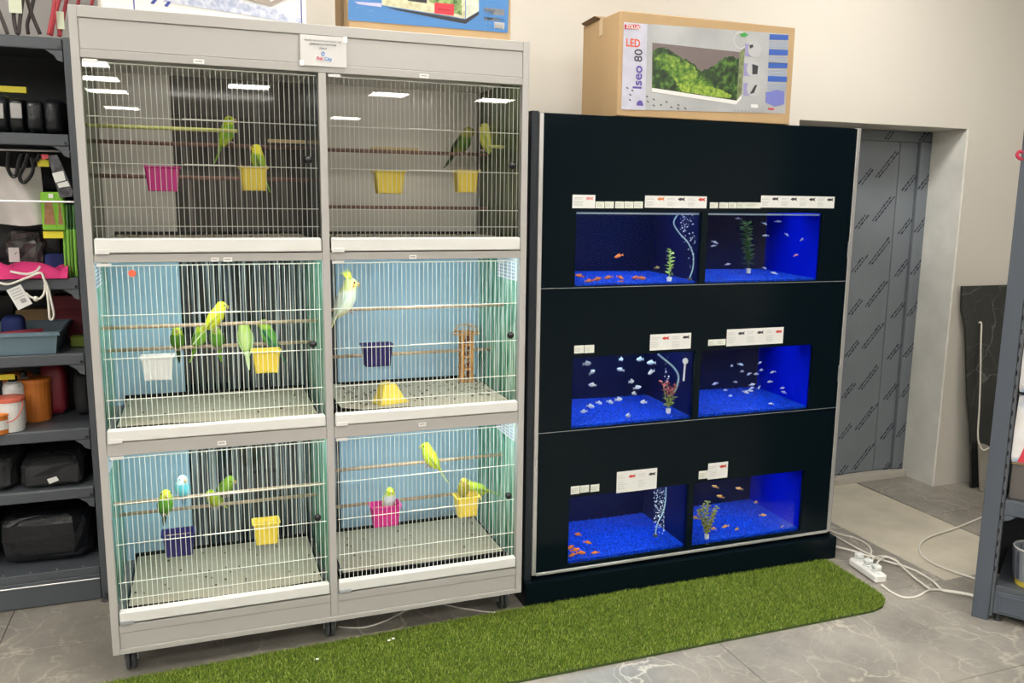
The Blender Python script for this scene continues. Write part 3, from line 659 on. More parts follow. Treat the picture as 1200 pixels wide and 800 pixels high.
A('side_panel', (AX0, AY+.002, .1), (1.469, .60, 1.866), mat('dark_blue_laminate', (.012, .017, .025), .4)); A('side_panel', (2.8975, AY+.004, .1), (AX1, .60, AT), MATS['dark_blue_laminate'])
A('top_board', (1.4695, AY+.013, 1.845), (2.8965, .60, 1.862)); A('rear_board', (1.47, .59, .1), (2.8965, .60, 1.84))
for z in (.100, .655, 1.205): A('tier_board', (1.4695, .113, z), (2.8965, .589, z+.018))
A('plinth', (AX0-.006, AY-.03, 0), (AX1+.008, .60, .1))
A('hinge', (2.874, AY-.007, 1.33), (2.8785, AY-.0005, 1.40), m_steel); A('hinge', (2.874, AY-.007, .80), (2.8785, AY-.0005, .87), m_steel)
for z in (.3, .8, 1.1, 1.45): MB().lathe([(.004, -.003), (.004, .003)], (2.9065, AY+.03, z), 8, 0).build('screw', m_black, rack)

m_navyback = mat('navy_tank_back', (.001, .005, .04), .4, spec=.1)
m_blueside = mat('blue_tank_side', (.001, .012, .66), .3, var=.05, vscale=3, spec=.2)
m_darkside = mat('dark_blue_tank_side', (.001, .004, .055), .3)
m_tankled = mat('tank_led_glow', (1, 1, 1), .5, emit=TANK, emc=(.75, .88, 1))
def gravel_mat():
    m = bpy.data.materials.new('blue_gravel'); m.use_nodes = True; nt = m.node_tree; b = nt.nodes['Principled BSDF']; b.inputs['Roughness'].default_value = .6; b.inputs['Specular IOR Level'].default_value = .15
    g = nt.nodes.new('ShaderNodeNewGeometry'); n = nt.nodes.new('ShaderNodeTexWhiteNoise'); v = nt.nodes.new('ShaderNodeTexVoronoi'); v.inputs['Scale'].default_value = 260
    nt.links.new(g.outputs['Position'], v.inputs['Vector']); rp = nt.nodes.new('ShaderNodeValToRGB'); cr = rp.color_ramp; cr.elements.new(.5)
    for e, (p_, c) in zip(cr.elements, ((.1, (.0, .006, .16)), (.5, (.0, .030, .48)), (.9, (.006, .12, .95)))): e.position = p_; e.color = (*c, 1)
    nt.links.new(v.outputs['Color'], rp.inputs['Fac']); nt.links.new(rp.outputs['Color'], b.inputs['Base Color']); return m
m_gravel = gravel_mat()
def wmat():
    m = glass_mat('water_surface', (.75, .9, 1), 1.0); return m
TB = .462
TANKN = ['top', 'middle', 'bottom']
gv = MB(); rr = random.Random(9)
for k in range(2600):
    x, y = rr.uniform(0, 1), rr.uniform(0, 1); s = rr.uniform(.0022, .0042); z = rr.uniform(-.001, .002); a = rr.uniform(0, 3)
    c_, s_ = math.cos(a)*s, math.sin(a)*s; X, Y = x*.53, y*.345
    gv.add([(X+c_, Y+s_, z), (X-s_, Y+c_, z), (X-c_, Y-s_, z), (X+s_, Y-c_, z), (X, Y, z+s*.7)], [(0, 1, 4), (1, 2, 4), (2, 3, 4), (3, 0, 4)])
gv_me = gv.mesh('gravel_grains', m_gravel)
for r, (zb, zt, pb, pt) in enumerate(ROWS):
    for c, (xa, xb) in enumerate(WX):
        x0, x1 = (1.605, 2.166) if c == 0 else (2.178, 2.745)
        side = 'left' if c == 0 else 'right'
        what = [['holding orange fish, a bright plant and a bubbling hose', 'with a tall dark green plant and slim fish'], ['with white fish and a red plant', 'with a shoal of tiny pale fish'], ['with a bubble curtain and orange fish', 'with a bushy yellow green plant']][r][c]
        t = thing('fish_tank', f'{TANKN[r]} {side} blue lit fish tank {what}', 'fish tank', ((x0+x1)/2, .28, zb-.012), group='fish tanks built into the black rack')
        zf, zc = zb-.012, zt+.07
        B((x0, .108, zf), (x1, TB+.006, zf+.006)).build('tank_base', m_navyback, t)
        B((x0, TB, zf+.006), (x1, TB+.006, zc)).build('tank_back', m_navyback, t)
        B((x0, .112, zf+.006), (x0+.005, TB, zc)).build('tank_side', m_darkside, t)
        B((x1-.005, .112, zf+.006), (x1, TB, zc)).build('tank_side', m_darkside if c == 0 else m_blueside, t)
        B((x0, .106, zf+.006), (x1, .1115, zc)).build('tank_glass', m_glass_soft, t)
        B((x0, .112, zc), (x1, TB+.006, zc+.006)).build('hood', m_black, t)
        B((x0+.08, .20, zc-.012), (x1-.04, .30, zc-.002)).build('led_bar', m_tankled, t)
        # gravel bed rising a little to the rear
        mb = MB(); nx, ny = 14, 10; V = []
        for j in range(ny+1):
            for i in range(nx+1):
                u, v = i/nx, j/ny; V.append((x0+.0055+u*(x1-x0-.011), .112+v*(TB-.1125), zb+.006+.012*v+.004*math.sin(4*u+r)*v))
        mb.add(V, [(j*(nx+1)+i, j*(nx+1)+i+1, (j+1)*(nx+1)+i+1, (j+1)*(nx+1)+i) for j in range(ny) for i in range(nx)])
        n0 = len(mb.v); 
        mb.box((x0+.006, .112, zf+.006), (x1-.006, TB-.001, zb+.0055)); mb.build('gravel_bed', m_gravel, t)
        g_ = place(gv_me, 'gravel_grains', t, loc=(x0+.012, .114, zb+.0065), rot=(.035, 0, 0), kind='stuff')
        wz = (1.5085, .985, .432)[r]
        MB().add([(x0+.005, .112, wz), (x1-.005, .112, wz), (x1-.005, TB, wz), (x0+.005, TB, wz)], [(0, 1, 2, 3)]).build('water_surface', wmat(), t)
        if r == 0:   # pale strip painting in the glint of the water surface
            B((x0+.006, .112, wz-.003), (x1-.006, .1135, wz+.0035)).build('water_glint', mat('painted_water_glint', (.55, .75, .85), .2), t)

# ------------------------------------------------------------------ cards on the rack
def card(px0, py0, px1, py1, label, group, icons=(), small=False):
    a, b = at(px0, py0, AY), at(px1, py1, AY); ya = AY-.0015
    t = thing('price_card' if small else 'fish_card', label, 'card', ((a.x+b.x)/2, AY, b.z), group=group)
    B((a.x, ya, b.z), (b.x, AY-.0002, a.z)).build('card', m_paperw if not small else mat('cream_card', (.72, .74, .66), .5), t)
    wd, h = b.x-a.x, a.z-b.z; mb = MB(); rq = random.Random(int(px0*7+py0))
    n = max(1, len(icons))
    for k in range(n):
        xs = a.x+wd*(k+.06)/n; we = wd/n*.42
        for i in range(3 if small else 7):
            if i == 2 and not small: continue
            z = a.z-h*(.2+.1*i if not small else .3+.2*i); l = (we if not small else wd*.7)*rq.uniform(.6, 1)
            mb.box((xs, ya-.0004, z-.0011), (xs+l, ya-.0001, z))
    mb.build('print', m_inkg, t)
    for k, cc in enumerate(icons):
        m = {'r': mat('red_fish_print', (.55, .05, .03), .6), 'k': m_ink, 'o': mat('orange_fish_print', (.7, .22, .06), .6), 'p': mat('pink_fish_print', (.7, .3, .3), .6)}[cc]
        cx = a.x+wd*(k+.74)/n; cz = a.z-h*.27; l = min(.022, wd/n*.18)
        MB().prism([(cx-l, ya, cz), (cx-l*.4, ya, cz+l*.38), (cx+l*.4, ya, cz+l*.25), (cx+l, ya, cz+l*.45), (cx+l*.8, ya, cz), (cx+l, ya, cz-l*.4), (cx+l*.4, ya, cz-l*.2), (cx-l*.4, ya, cz-l*.35)], (0, -.0006, 0)).build('fish_print', m, t)
card(671, 228, 697, 244, 'small white fish card with one pink fish, above top left tank', 'fish cards', 'p')
card(756, 229, 827.5, 244, 'wide white fish card with pale, black and red fish, above top left tank', 'fish cards', 'okr')
card(892, 229, 977, 244, 'wide white fish card with four dark fish, above top right tank', 'fish cards', 'kkkk')
card(762, 392, 809, 408, 'white fish card with two red marks above middle left tank', 'fish cards', 'rk')
card(852, 386, 917, 402, 'three column white fish card above middle right tank', 'fish cards', 'kkr')
card(723, 553, 769, 572, 'white fish card with red and black fish above bottom left tank', 'fish cards', 'rk')
card(830, 543, 852, 559, 'small square white fish card with red fish above bottom right tank', 'fish cards', 'r')
for (l, w_) in (((698, 236, 708, 244), 'first'), ((709, 236, 719, 244), 'second'), ((721, 236, 731, 244), 'third'), ((732, 236, 742, 244), 'fourth'), ((743, 236, 753, 244), 'fifth')):
    card(*l, f'{w_} from left of the five tiny cream price cards above top left tank', 'tiny price cards', (), True)
for (l, w_) in (((832, 237, 841, 244), 'first'), ((843, 237, 853, 244), 'second'), ((854, 237, 863, 244), 'third'), ((864, 237, 873, 244), 'fourth'), ((873.5, 237, 891, 244), 'widest, rightmost')):
    card(*l, f'{w_} from left of the tiny cream price cards above top right tank' if 'widest' not in w_ else 'widest of the tiny cream price cards above top right tank', 'tiny price cards', (), True)
card(673, 405, 684, 413.5, 'left one of two tiny price cards above middle left tank', 'tiny price cards', (), True); card(685, 404.5, 696, 413, 'right one of two tiny price cards above middle left tank', 'tiny price cards', (), True)
card(830, 398, 839.6, 404.5, 'left one of two tiny price cards above middle right tank', 'tiny price cards', (), True); card(840, 397.5, 850, 404, 'right one of two tiny price cards above middle right tank', 'tiny price cards', (), True)
card(669, 570, 679, 578, 'left of three tiny price cards above bottom left tank', 'tiny price cards', (), True); card(680, 569, 690, 576, 'middle of three tiny price cards above bottom left tank', 'tiny price cards', (), True); card(692, 568, 702, 575, 'right of three tiny price cards above bottom left tank', 'tiny price cards', (), True)
card(819, 552, 829, 560, 'only tiny price card above bottom right tank', 'tiny price cards', (), True)

# ------------------------------------------------------------------ fish, plants, hoses
def fish_mesh(kind, m):
    deep = {'slim': .13, 'deep': .24, 'mid': .18}[kind]; rings = []
    for (x, f) in ((.5, .05), (.42, .42), (.28, .82), (.1, 1), (-.1, .85), (-.28, .45), (-.36, .25)):
        rings.append([(x, math.sin(2*math.pi*k/8)*deep*.45*f, math.cos(2*math.pi*k/8)*deep*f) for k in range(8)])
    body = MB().loft(rings).mesh('body', m, True)
    tail = MB().prism([(-.34, -.01, .03), (-.55, -.01, deep*.9), (-.5, -.01, 0), (-.55, -.01, -deep*.9), (-.34, -.01, -.03)], (0, .02, 0)).mesh('tail_fin', m)
    fin = MB().prism([(.18, -.008, deep*.9), (-.05, -.008, deep*1.55), (-.2, -.008, deep*1.2), (-.22, -.008, deep*.5)], (0, .016, 0)).mesh('dorsal_fin', m)
    return body, tail, fin
FM_ = 0
FM = {'orange': mat('orange_fish', (.80, .22, .03), .35), 'white': mat('white_fish', (.52, .58, .66), .35), 'pale': mat('pale_fish', (.50, .55, .66), .3), 'pink': mat('pink_fish', (.85, .35, .40), .35), 'olive': mat('olive_fish', (.35, .30, .12), .4), 'gold': mat('golden_orange_fish', (.72, .38, .10), .35), 'red': mat('brick_red_fish', (.50, .14, .05), .4)}
FCACHE = {}
def fish(px, py, y, L, colr, kind, yaw, label, group, pit=0):
    if (colr, kind) not in FCACHE: FCACHE[(colr, kind)] = fish_mesh(kind, FM[colr])
    p = at(px, py, y); t = thing('fish', label, 'fish', p, group=group, local=True, scale=L, rot=(0, pit, yaw))
    for me, nm in zip(FCACHE[(colr, kind)], ('body', 'tail_fin', 'dorsal_fin')): place(me, nm, t)
rr = random.Random(21)
def shoal(lst, colr, kind, L, label, group, ymin=.17, ymax=.40, floor_z=None):
    for (px, py) in lst:
        y = rr.uniform(ymin, ymax)
        if floor_z is not None:
            for _ in range(12):
                if at(px, py, y).z < floor_z+.02+.03*(y-.11)/.35: y -= .03
            y = max(y, .135)
        fish(px, py, y, L*rr.uniform(.85, 1.15), colr, kind, rr.choice((0, math.pi))+rr.uniform(-.6, .6), label, group, rr.uniform(-.35, .35))
shoal([(679, 323), (700, 327), (713, 325), (727, 325), (728, 331), (745, 325), (752, 326), (690, 329)], 'red', 'mid', .036, 'brick orange fish resting over the gravel of the top left tank', 'bottom fish of the top left tank', .14, .25, 1.24)
fish(725, 300, .22, .036, 'orange', 'mid', 2.8, 'single orange fish swimming mid-water in the top left tank', None, .3)
fish(770, 313.5, .24, .03, 'olive', 'mid', .2, 'single olive fish left of the plant in the top left tank', None)
shoal([(896, 262), (912, 259.5), (937, 259), (897, 276), (922, 275), (853, 309.5), (896, 314), (907, 320), (836, 288), (838, 284), (865, 256)], 'pale', 'slim', .03, 'slim silvery fish swimming in the top right tank', 'slim fish of the top right tank', .17, .38, 1.24)
fish(940, 280.5, .2, .03, 'pale', 'mid', .4, 'brightest silvery fish by the blue side of the top right tank', None, -.2); fish(933, 299, .2, .032, 'pink', 'slim', .2, 'single pink fish by the blue side of the top right tank', None, -.2)
shoal([(688, 426), (694, 436), (694, 451), (728, 421), (727, 433), (750, 421), (763, 425), (763, 436), (740, 447), (747, 454), (743, 461), (754, 471), (715, 471), (725, 468), (702, 472), (692, 476), (684, 482), (736, 487)], 'white', 'deep', .034, 'deep-bodied white fish swimming in the middle left tank', 'white fish of the middle left tank', .14, .36, .70)
Z8 = [(725, 195), (760, 190), (765, 217), (793, 227), (820, 227), (835, 183), (840, 212), (885, 220), (740, 258), (660, 265), (805, 268), (803, 282), (832, 280), (873, 257), (923, 282), (963, 280), (700, 290), (720, 312), (780, 298), (797, 292), (928, 298), (878, 343)]
shoal([(640+a/3.333, 370+b/3.333) for a, b in Z8], 'pale', 'mid', .026, 'tiny pale fish of the shoal in the middle right tank', 'shoal of the middle right tank', .17, .40, .70)
shoal([(677.3, 626), (688.7, 635.5), (668.5, 641.5), (681, 647.5), (671, 650), (697.3, 647.5), (674, 644)], 'orange', 'mid', .036, 'orange fish gathered at the left of the bottom left tank', 'orange fish of the bottom left tank', .14, .26, .145)
Z9 = [(714, 120), (732, 155), (798, 127), (857, 175), (883, 220), (948, 265), (657, 213), (644, 230), (708, 268), (750, 260), (790, 270), (985, 68)]
shoal([(600+a/3, 530+b/3) for a, b in Z9], 'gold', 'mid', .033, 'golden orange fish swimming in the bottom right tank', 'golden fish of the bottom right tank', .14, .30, .145)

leafm = {}
def leaf_mesh(key, m, L, Wd):
    if key not in leafm:
        mb = MB(); pts = [(0, 0, 0), (L*.35, Wd, .002), (L*.7, Wd*.8, 0), (L, 0, -.003), (L*.7, -Wd*.8, 0), (L*.35, -Wd, .002)]
        mb.prism(pts, (0, 0, .0008)); leafm[key] = mb.mesh('leaf', m)
    return leafm[key]
def plant(px, py, y, H_, n, m, L, Wd, label, sway=0, stems=1, pot=m_whitep, m2=None, spread=.02):
    p = at(px, py, y)
    zb_ = min((zz for zz in (1.240, .691, .139) if p.z > zz-.05), key=lambda zz: abs(p.z-zz))
    for _ in range(30):
        gz = zb_+.006+.012*(y-.112)/.35
        if p.z < gz and y > .13: y -= .006
        elif p.z > gz+.012 and y < .42: y += .006
        p = at(px, py, y)
    t = thing('aquarium_plant', label, 'aquarium plant', p, local=True)
    MB().lathe([(.009, 0), (.0105, .018), (.0105, .020), (.008, .020)], (0, 0, 0), 14).build('pot', pot, t)
    k = 0; rq = random.Random(int(px))
    for s in range(stems):
        a0 = 2*math.pi*s/max(1, stems); ex, ey = (math.cos(a0)*spread, math.sin(a0)*spread*.6) if stems > 1 else (0, 0)
        hh = H_*(1 if stems == 1 else rq.uniform(.75, 1.05))
        pts = [Vector((ex*f+sway*math.sin(f*2.2)*f, ey*f, .018+f*(hh-.018))) for f in (0, .25, .5, .75, 1)]
        MB().tube(pts, [.0016]*4+[.0008], 6).build('stem', m, t)
        for i in range(n):
            f = .08+.92*i/n; j = min(3, int(f*4)); q_ = pts[j].lerp(pts[j+1], f*4-j); an = i*2.4+s
            place(leaf_mesh((m.name, L), m, L, Wd) if not (m2 and i > n*.45) else leaf_mesh((m2.name, L), m2, L, Wd), 'leaf', t, loc=q_, rot=(rq.uniform(-.4, .4), rq.uniform(-.9, -.1), an)); k += 1
plant(784, 330.5, .20, .125, 26, mat('bright_leaf', (.42, .62, .16), .5), .022, .007, 'bright green broad-leaved plant in a white pot, top left tank')
plant(877, 320, .26, .215, 60, mat('dark_leaf', (.035, .13, .03), .5), .032, .011, 'tall dark green feathery plant in a pot, top right tank', sway=-.03)
plant(783, 484, .18, .135, 14, mat('olive_leaf', (.25, .32, .06), .5), .026, .005, 'red and green spiky plant in a white pot, middle left tank', stems=4, m2=mat('red_leaf', (.42, .06, .05), .5), spread=.035)
plant(828, 631, .19, .175, 34, mat('yellow_green_leaf', (.30, .32, .06), .5), .016, .005, 'bushy yellow green plant in a white pot, bottom right tank', stems=5, spread=.045)
def hose(pxs, y, r, label, tank):
    p = [at(a, b, y) for a, b in pxs]
    pts = []
    for i in range(len(p)-1):
        for k in range(6):
            f = k/6; p0, p1, p2, p3 = p[max(i-1, 0)], p[i], p[i+1], p[min(i+2, len(p)-1)]
            pts.append(.5*((2*p1)+(p2-p0)*f+(2*p0-5*p1+4*p2-p3)*f*f+(3*p1-p0-3*p2+p3)*f**3))
    pts.append(p[-1])
    tag(MB().tube(pts, r, 8).build('air_hose', mat('pale_blue_hose', (.35, .55, .62), .3), smooth=True), label, 'air hose')
hose([(795, 250), (789.5, 261), (796, 273), (806, 284), (812.5, 299), (812, 314), (808, 326)], .135, .0028, 'pale curved air hose hanging in the top left tank', 0)
hose([(771, 415), (781, 423), (790, 431), (795, 441), (793, 453), (788, 462)], .165, .0042, 'thick pale air hose curving in the middle left tank', 1)
hose([(780.5, 571), (780, 585), (777, 600), (771, 612), (768, 625)], .16, .0026, 'thin pale air hose at the bubbles of the bottom left tank', 2)
def bubbles(px0, px1, py0, py1, y, n, label, wob=.3):
    mb = MB(); rq = random.Random(int(px0))
    for k in range(n):
        p = at(rq.uniform(px0, px1), rq.uniform(py0, py1), y+rq.uniform(-.012, .012)); mb.ball(p, rq.uniform(.0012, .0028), 6, 4)
    o = tag(mb.build('air_bubbles', mat('air_bubble', (.75, .85, .92), .1)), label, 'bubbles'); o['kind'] = 'stuff'
bubbles(797, 816, 251, 285, .137, 60, 'column of air bubbles beside the hose in the top left tank'); bubbles(806, 814, 285, 322, .137, 14, 'few rising bubbles low in the top left tank')
bubbles(766, 779, 572, 626, .165, 160, 'curtain of air bubbles rising in the bottom left tank'); bubbles(779, 784, 415, 455, .165, 16, 'thin string of bubbles in the middle left tank')
# thermometer in the middle left tank
p = at(802, 440, .13)
t = thing('tank_thermometer', 'white round suction cup thermometer hanging in the middle left tank', 'thermometer', (p.x, .13, p.z-.04))
q_ = at(803, 423, .13); MB().lathe([(.012, -.003), (.013, 0), (.012, .003)], (q_.x, .13, q_.z), 16, 1).build('dial', m_whitep, t)
e_ = at(801, 446, .13); MB().tube([(q_.x, .13, q_.z-.01), (e_.x, .13, e_.z)], .004, 8).build('rod', m_whitep, t)
# bubble stones
for (px, py, r_) in ((808, 327, 'top'), (768, 627, 'bottom')):
    yq = .137 if r_ == 'top' else .165
    p = at(px, py, yq); tag(MB().lathe([(.008, 0), (.011, .004), (.009, .012)], (p.x, yq, p.z-.006), 10).build('air_stone', m_rubber), f'small dark air stone on the gravel of the {r_} left tank', 'air stone')

# ------------------------------------------------------------------ boxes on top
def carton(name, label, x0, x1, y0, y1, z0, z1, m):
    t = thing(name, label, 'box', ((x0+x1)/2, (y0+y1)/2, z0))
    B((x0, y0, z0), (x1, y1, z1), .003).build('carton', m, t); return t
bx = carton('aquarium_carton', 'brown cardboard aquarium carton with planted tank picture on top of the black rack', 1.780, 2.547, .095, .41, 1.8635, 2.232, m_card)
V_ = .0948
quad_px('label_sheet', [(731, 26), (924, 40), (920, 133), (728, 128)], V_, mat('silver_white_print', (.40, .41, .42), .35, var=.12, vscale=7), bx)
quad_px('label_strip', [(731, 26), (758.5, 28.5), (756, 128.8), (728, 128)], V_-.0012, mat('lilac_white_print', (.50, .50, .60), .4, var=.08, vscale=25), bx)
lz = V_-.0026
quad_px('logo_badge', [(732, 28.5), (748.5, 29), (750.5, 31.5), (748.5, 34.5), (732, 34)], lz+.0002, mat('red_badge', (.55, .03, .05), .5), bx)
a = at(732.8, 33.6, lz); text('lettering', 'ZOLUX', .0175, a+Vector((.002, -.0016, .002)), m_paperw, bx, sx=.95, bold=.0004)
a = at(733.2, 54, lz); text('lettering', 'LED', .039, a, mat('orange_red_ink', (.65, .09, .03), .5), bx, bold=.0008, sx=.88)
a = at(751.5, 105, lz); text('lettering', 'Iseo', .051, a, mat('violet_ink', (.10, .07, .32), .5), bx, X=(0, 0, 1), Y=(-1, 0, 0), bold=.0012)
a = at(752.2, 73, lz); text('lettering', '80', .046, a, mat('black_violet_ink', (.05, .05, .07), .5), bx, X=(0, 0, 1), Y=(-1, 0, 0), bold=.0006)
quad_px('tank_photo_backdrop', [(764.5, 50), (866.5, 61), (863, 118), (764, 103)], V_-.0012, mat('mauve_photo_backdrop', (.16, .125, .125), .4), bx)
quad_px('tank_photo_side', [(866.5, 61), (873, 56), (869, 110), (863, 118)], V_-.0012, mat('photo_tank_side', (.18, .22, .10), .4, var=.4, vscale=60), bx)
quad_px('tank_photo_base', [(764, 103), (863, 118), (869, 111), (868.5, 115.5), (862.5, 122.5), (763.5, 107.5)], V_-.0012, m_paperw, bx)
m_ph1 = ramp_mat('photo_dark_moss', [(.3, (.003, .008, .003)), (.5, (.015, .05, .008)), (.68, (.09, .20, .025))], (1, 1, 1), 45, 6, .4)
m_ph2 = ramp_mat('photo_bright_moss', [(.3, (.01, .04, .004)), (.48, (.08, .19, .015)), (.68, (.30, .42, .05))], (1, 1, 1), 50, 6, .4)
def J(pts, n):          # ragged leafy outline: subdivide the first n sides and jitter
    rj = random.Random(n); out = []
    for i, p_ in enumerate(pts):
        q2 = pts[(i+1) % len(pts)]; out.append(p_)
        if i < n:
            for k in (1, 2, 3, 4, 5): f = k/6; out.append((p_[0]+(q2[0]-p_[0])*f+rj.uniform(-.9, .9), p_[1]+(q2[1]-p_[1])*f+rj.uniform(-1.6, 1.0)))
    return out
quad_px('tank_photo_moss', J([(765, 60), (772, 56), (783, 57), (795, 66), (808, 72), (822, 84), (836, 78), (848, 68), (858, 66), (866, 70), (863.2, 117.5), (764.2, 102.5)], 9), V_-.0022, m_ph1, bx, th=.0006)
quad_px('tank_photo_lawn', J([(766, 70), (778, 60), (790, 66), (806, 73), (818, 84), (826, 94), (838, 104), (856, 111), (850, 114), (800, 108), (792, 96), (782, 84), (770, 78)], 12), V_-.0028, m_ph2, bx, th=.0004)
quad_px('tank_photo_grass', [(792, 98), (815, 97), (845, 105), (858, 112), (855, 115), (800, 107.5)], V_-.0032, ramp_mat('photo_lime', [(.3, (.06, .14, .01)), (.5, (.22, .36, .03)), (.7, (.42, .50, .08))], (1, 1, 1), 90, 5, .5), bx, th=.0004)
for k, (cx, cy) in enumerate(((884, 58), (882.5, 81), (882.5, 104))):
    quad_px('inset_ground', [(cx-11, cy-7), (cx-3, cy-6), (cx-3, cy+8.5), (cx-11, cy+7.5)], V_-.0012, mat('lilac_inset', (.30, .27, .50), .5), bx)
    c_ = at(cx, cy, V_-.0014); MB().lathe([(.030, -.0006), (.030, .0006)], (c_.x, c_.y-.0008, c_.z), 24, 1).build('inset_disc', mat('inset_white', (.45, .46, .47), .4), bx)
    pts = {0: [(-6, -5), (-2, -6), (-1, -3), (-5, -1)], 1: [(-1, -6), (6, -4), (5, 6), (-1, 6)], 2: [(-4, 6), (2, -4), (5, -5), (1, 5)]}[k]
    quad_px('inset_part', [(cx+x, cy+y) for x, y in pts], V_-.0026, m_ink, bx, th=.0005)
c_ = at(868, 47, V_-.0012); MB().tube([(c_.x+.03*math.cos(a*math.pi/10), V_-.0016, c_.z+.03*math.sin(a*math.pi/10)) for a in range(21)], .0008, 5).build('eco_ring', m_paperw, bx)
quad_px('leaf_mark', [(867, 40), (872, 38), (877, 40.5), (873, 43.5), (868, 42.5)], V_-.0018, mat('green_leaf_print', (.04, .32, .05), .5), bx)
for (y0_, y1_) in ((40, 47), (57.5, 65), (73, 80), (89, 96)):
    s = (y0_-40)*.04
    quad_px('blue_bar', [(902-s, y0_), (924-s*.8, y0_+1), (923.5-s*.8, y1_), (901.5-s, y1_-.5)], V_-.0012, mat('blue_print', (.03, .10, .42), .5), bx, th=.0008)
    for i in range(3): quad_px('grey_bar', [(901.5-s, y1_+1.5+i*3), (922.5-s, y1_+2+i*3), (922.5-s, y1_+3.6+i*3), (901.5-s, y1_+3+i*3)], V_-.0012, mat('pale_blue_print', (.30, .36, .48), .5), bx, th=.0008)
quad_px('blue_badge', [(897.5, 108), (910, 105.5), (919, 107), (918.5, 122), (908, 124.5), (897, 120)], V_-.0012, mat('violet_blue_print', (.16, .18, .50), .5), bx)
quad_px('arch_badge', [(746, 123.5), (746.5, 119.5), (749.5, 117.3), (752.5, 118.5), (753.8, 124)], lz+.0002, mat('violet_ink', (.10, .07, .32), .5), bx)
rq = random.Random(2)
for (px, py) in ((735, 103), (741, 106), (738.5, 111), (738, 117), (758, 113), (759, 119), (766, 116.5), (766, 123.5), (774.5, 123), (781, 119.5), (786.5, 125.5), (795, 123), (794.5, 127), (803, 127)):
    quad_px('fish_mark', [(px-1.6, py-1), (px+.2, py-.9), (px+1.8, py+1), (px, py+.9)], V_-.0024, m_ink, bx, th=.0005)
for i in range(9): quad_px('small_print', [(860+i*4.2, 128.3+i*.15), (862.3+i*4.2, 128.4+i*.15), (862.3+i*4.2, 130.6+i*.15), (860+i*4.2, 130.4+i*.15)], V_-.0012, m_inkg, bx, th=.0006)
quad_px('barcode', [(880, 122), (888, 122.5), (888, 126.5), (880, 126)], V_-.0012, m_paperw, bx); quad_px('red_mark', [(900, 126.5), (907, 127), (907, 128.8), (900, 128.3)], V_-.0012, MATS['red_badge'], bx)
# open flap and tape on the left end
MB().prism([(1.779, .40, 2.2325), (1.779, .25, 2.2325), (1.765, .28, 2.246), (1.765, .40, 2.24)], (.05, 0, .001)).build('flap', m_card_dk, bx)
B((1.7785, .235, 2.17), (1.7798, .262, 2.2325)).build('tape', mat('tan_tape', (.55, .42, .26), .35), bx)
# white carton with a tank picture
wb = carton('white_aquarium_carton', 'white aquarium carton with blue fish marks on top of the bird cabinet', .085, .662, .03, .36, TOP+.0005, 2.46, m_paperw)
y_ = .0298; zb_ = TOP+.001
def wq(name, pts, m, th=.0012, par=wb, yy=None): return MB().prism([(x, (y_ if yy is None else yy), z) for x, z in pts], (0, -th, 0)).build(name, m, par)
m_dkblue = mat('deep_blue_print', (.05, .07, .33), .5)
wq('border_line', [(.170, zb_), (.173, zb_), (.173, 2.45), (.170, 2.45)], m_dkblue); wq('border_line', [(.646, zb_), (.649, zb_), (.649, 2.45), (.646, 2.45)], m_dkblue)
wq('pebble_print', [(.25, 2.115), (.645, 2.082), (.645, 2.10), (.60, 2.10), (.58, 2.12), (.3, 2.16)], ramp_mat('pebble_print', [(.35, (.36, .40, .55)), (.6, (.62, .65, .74))], (1, 1, 1), 60, 3, .5))
wq('picture_tank', [(.30, 2.20), (.555, 2.147), (.555, 2.135), (.28, 2.17)], mat('taupe_print', (.36, .31, .27), .5), .002)
wq('picture_glass', [(.36, 2.42), (.555, 2.42), (.555, 2.155), (.36, 2.19)], ramp_mat('picture_grey', [(.3, (.16, .2, .18)), (.7, (.42, .46, .43))], (1, 1, 1), 90, 3, .5), .0025)
wq('picture_glass_edge', [(.5555, 2.42), (.585, 2.42), (.585, 2.175), (.5555, 2.155)], mat('picture_pale', (.55, .57, .55), .5), .0025)
wq('picture_base', [(.40, 2.155), (.556, 2.128), (.61, 2.158), (.605, 2.165), (.556, 2.14), (.40, 2.166)], MATS['taupe_print'], .003)
wq('blue_badge', [(.588, 2.172), (.635, 2.168), (.635, 2.30), (.588, 2.30)], mat('badge_blue', (.04, .16, .55), .5), .003)
for (px, py) in ((180, 2), (196, 5)):
    c_ = at(px, py, .03); s = .009
    wq('fish_mark', [(c_.x-s, c_.z-s*.6), (c_.x-s*.3, c_.z+s*.3), (c_.x+s*.3, c_.z+s*1.0), (c_.x+s*1.2, c_.z+s*.7), (c_.x+s*.6, c_.z), (c_.x, c_.z-s*.8)], m_dkblue, .0016)
# brown carton with a blue print
bb = carton('blue_printed_carton', 'brown carton with blue aquarium print and red sticker on top of the bird cabinet', .792, 1.335, .025, .30, TOP+.0005, 2.44, m_card)
y2 = .0248
def bq(name, pts, m, th=.0012): return MB().prism([at(px, py, y2) for px, py in pts], (0, -th, 0)).build(name, m, bb)
bq('blue_sheet', [(408, -60), (597, -40), (595, 38.5), (408, 23.5)], mat('sky_blue_print', (.06, .20, .47), .45))
bq('picture_water', [(447.5, -30), (545, -20), (545, 22), (447.5, 6)], ramp_mat('picture_beach', [(.35, (.45, .42, .25)), (.6, (.62, .60, .42))], (1, 1, 1), 50, 4, .5), .0018)
bq('picture_plants', [(500, -20), (540, -12), (541, 18), (520, 12), (503, 2)], ramp_mat('picture_leaves', [(.35, (.05, .12, .03)), (.65, (.35, .46, .16))], (1, 1, 1), 70, 4, .5), .0022)
bq('picture_rock', [(475, -10), (500, -6), (500, 4), (478, 1)], m_ink, .0022)
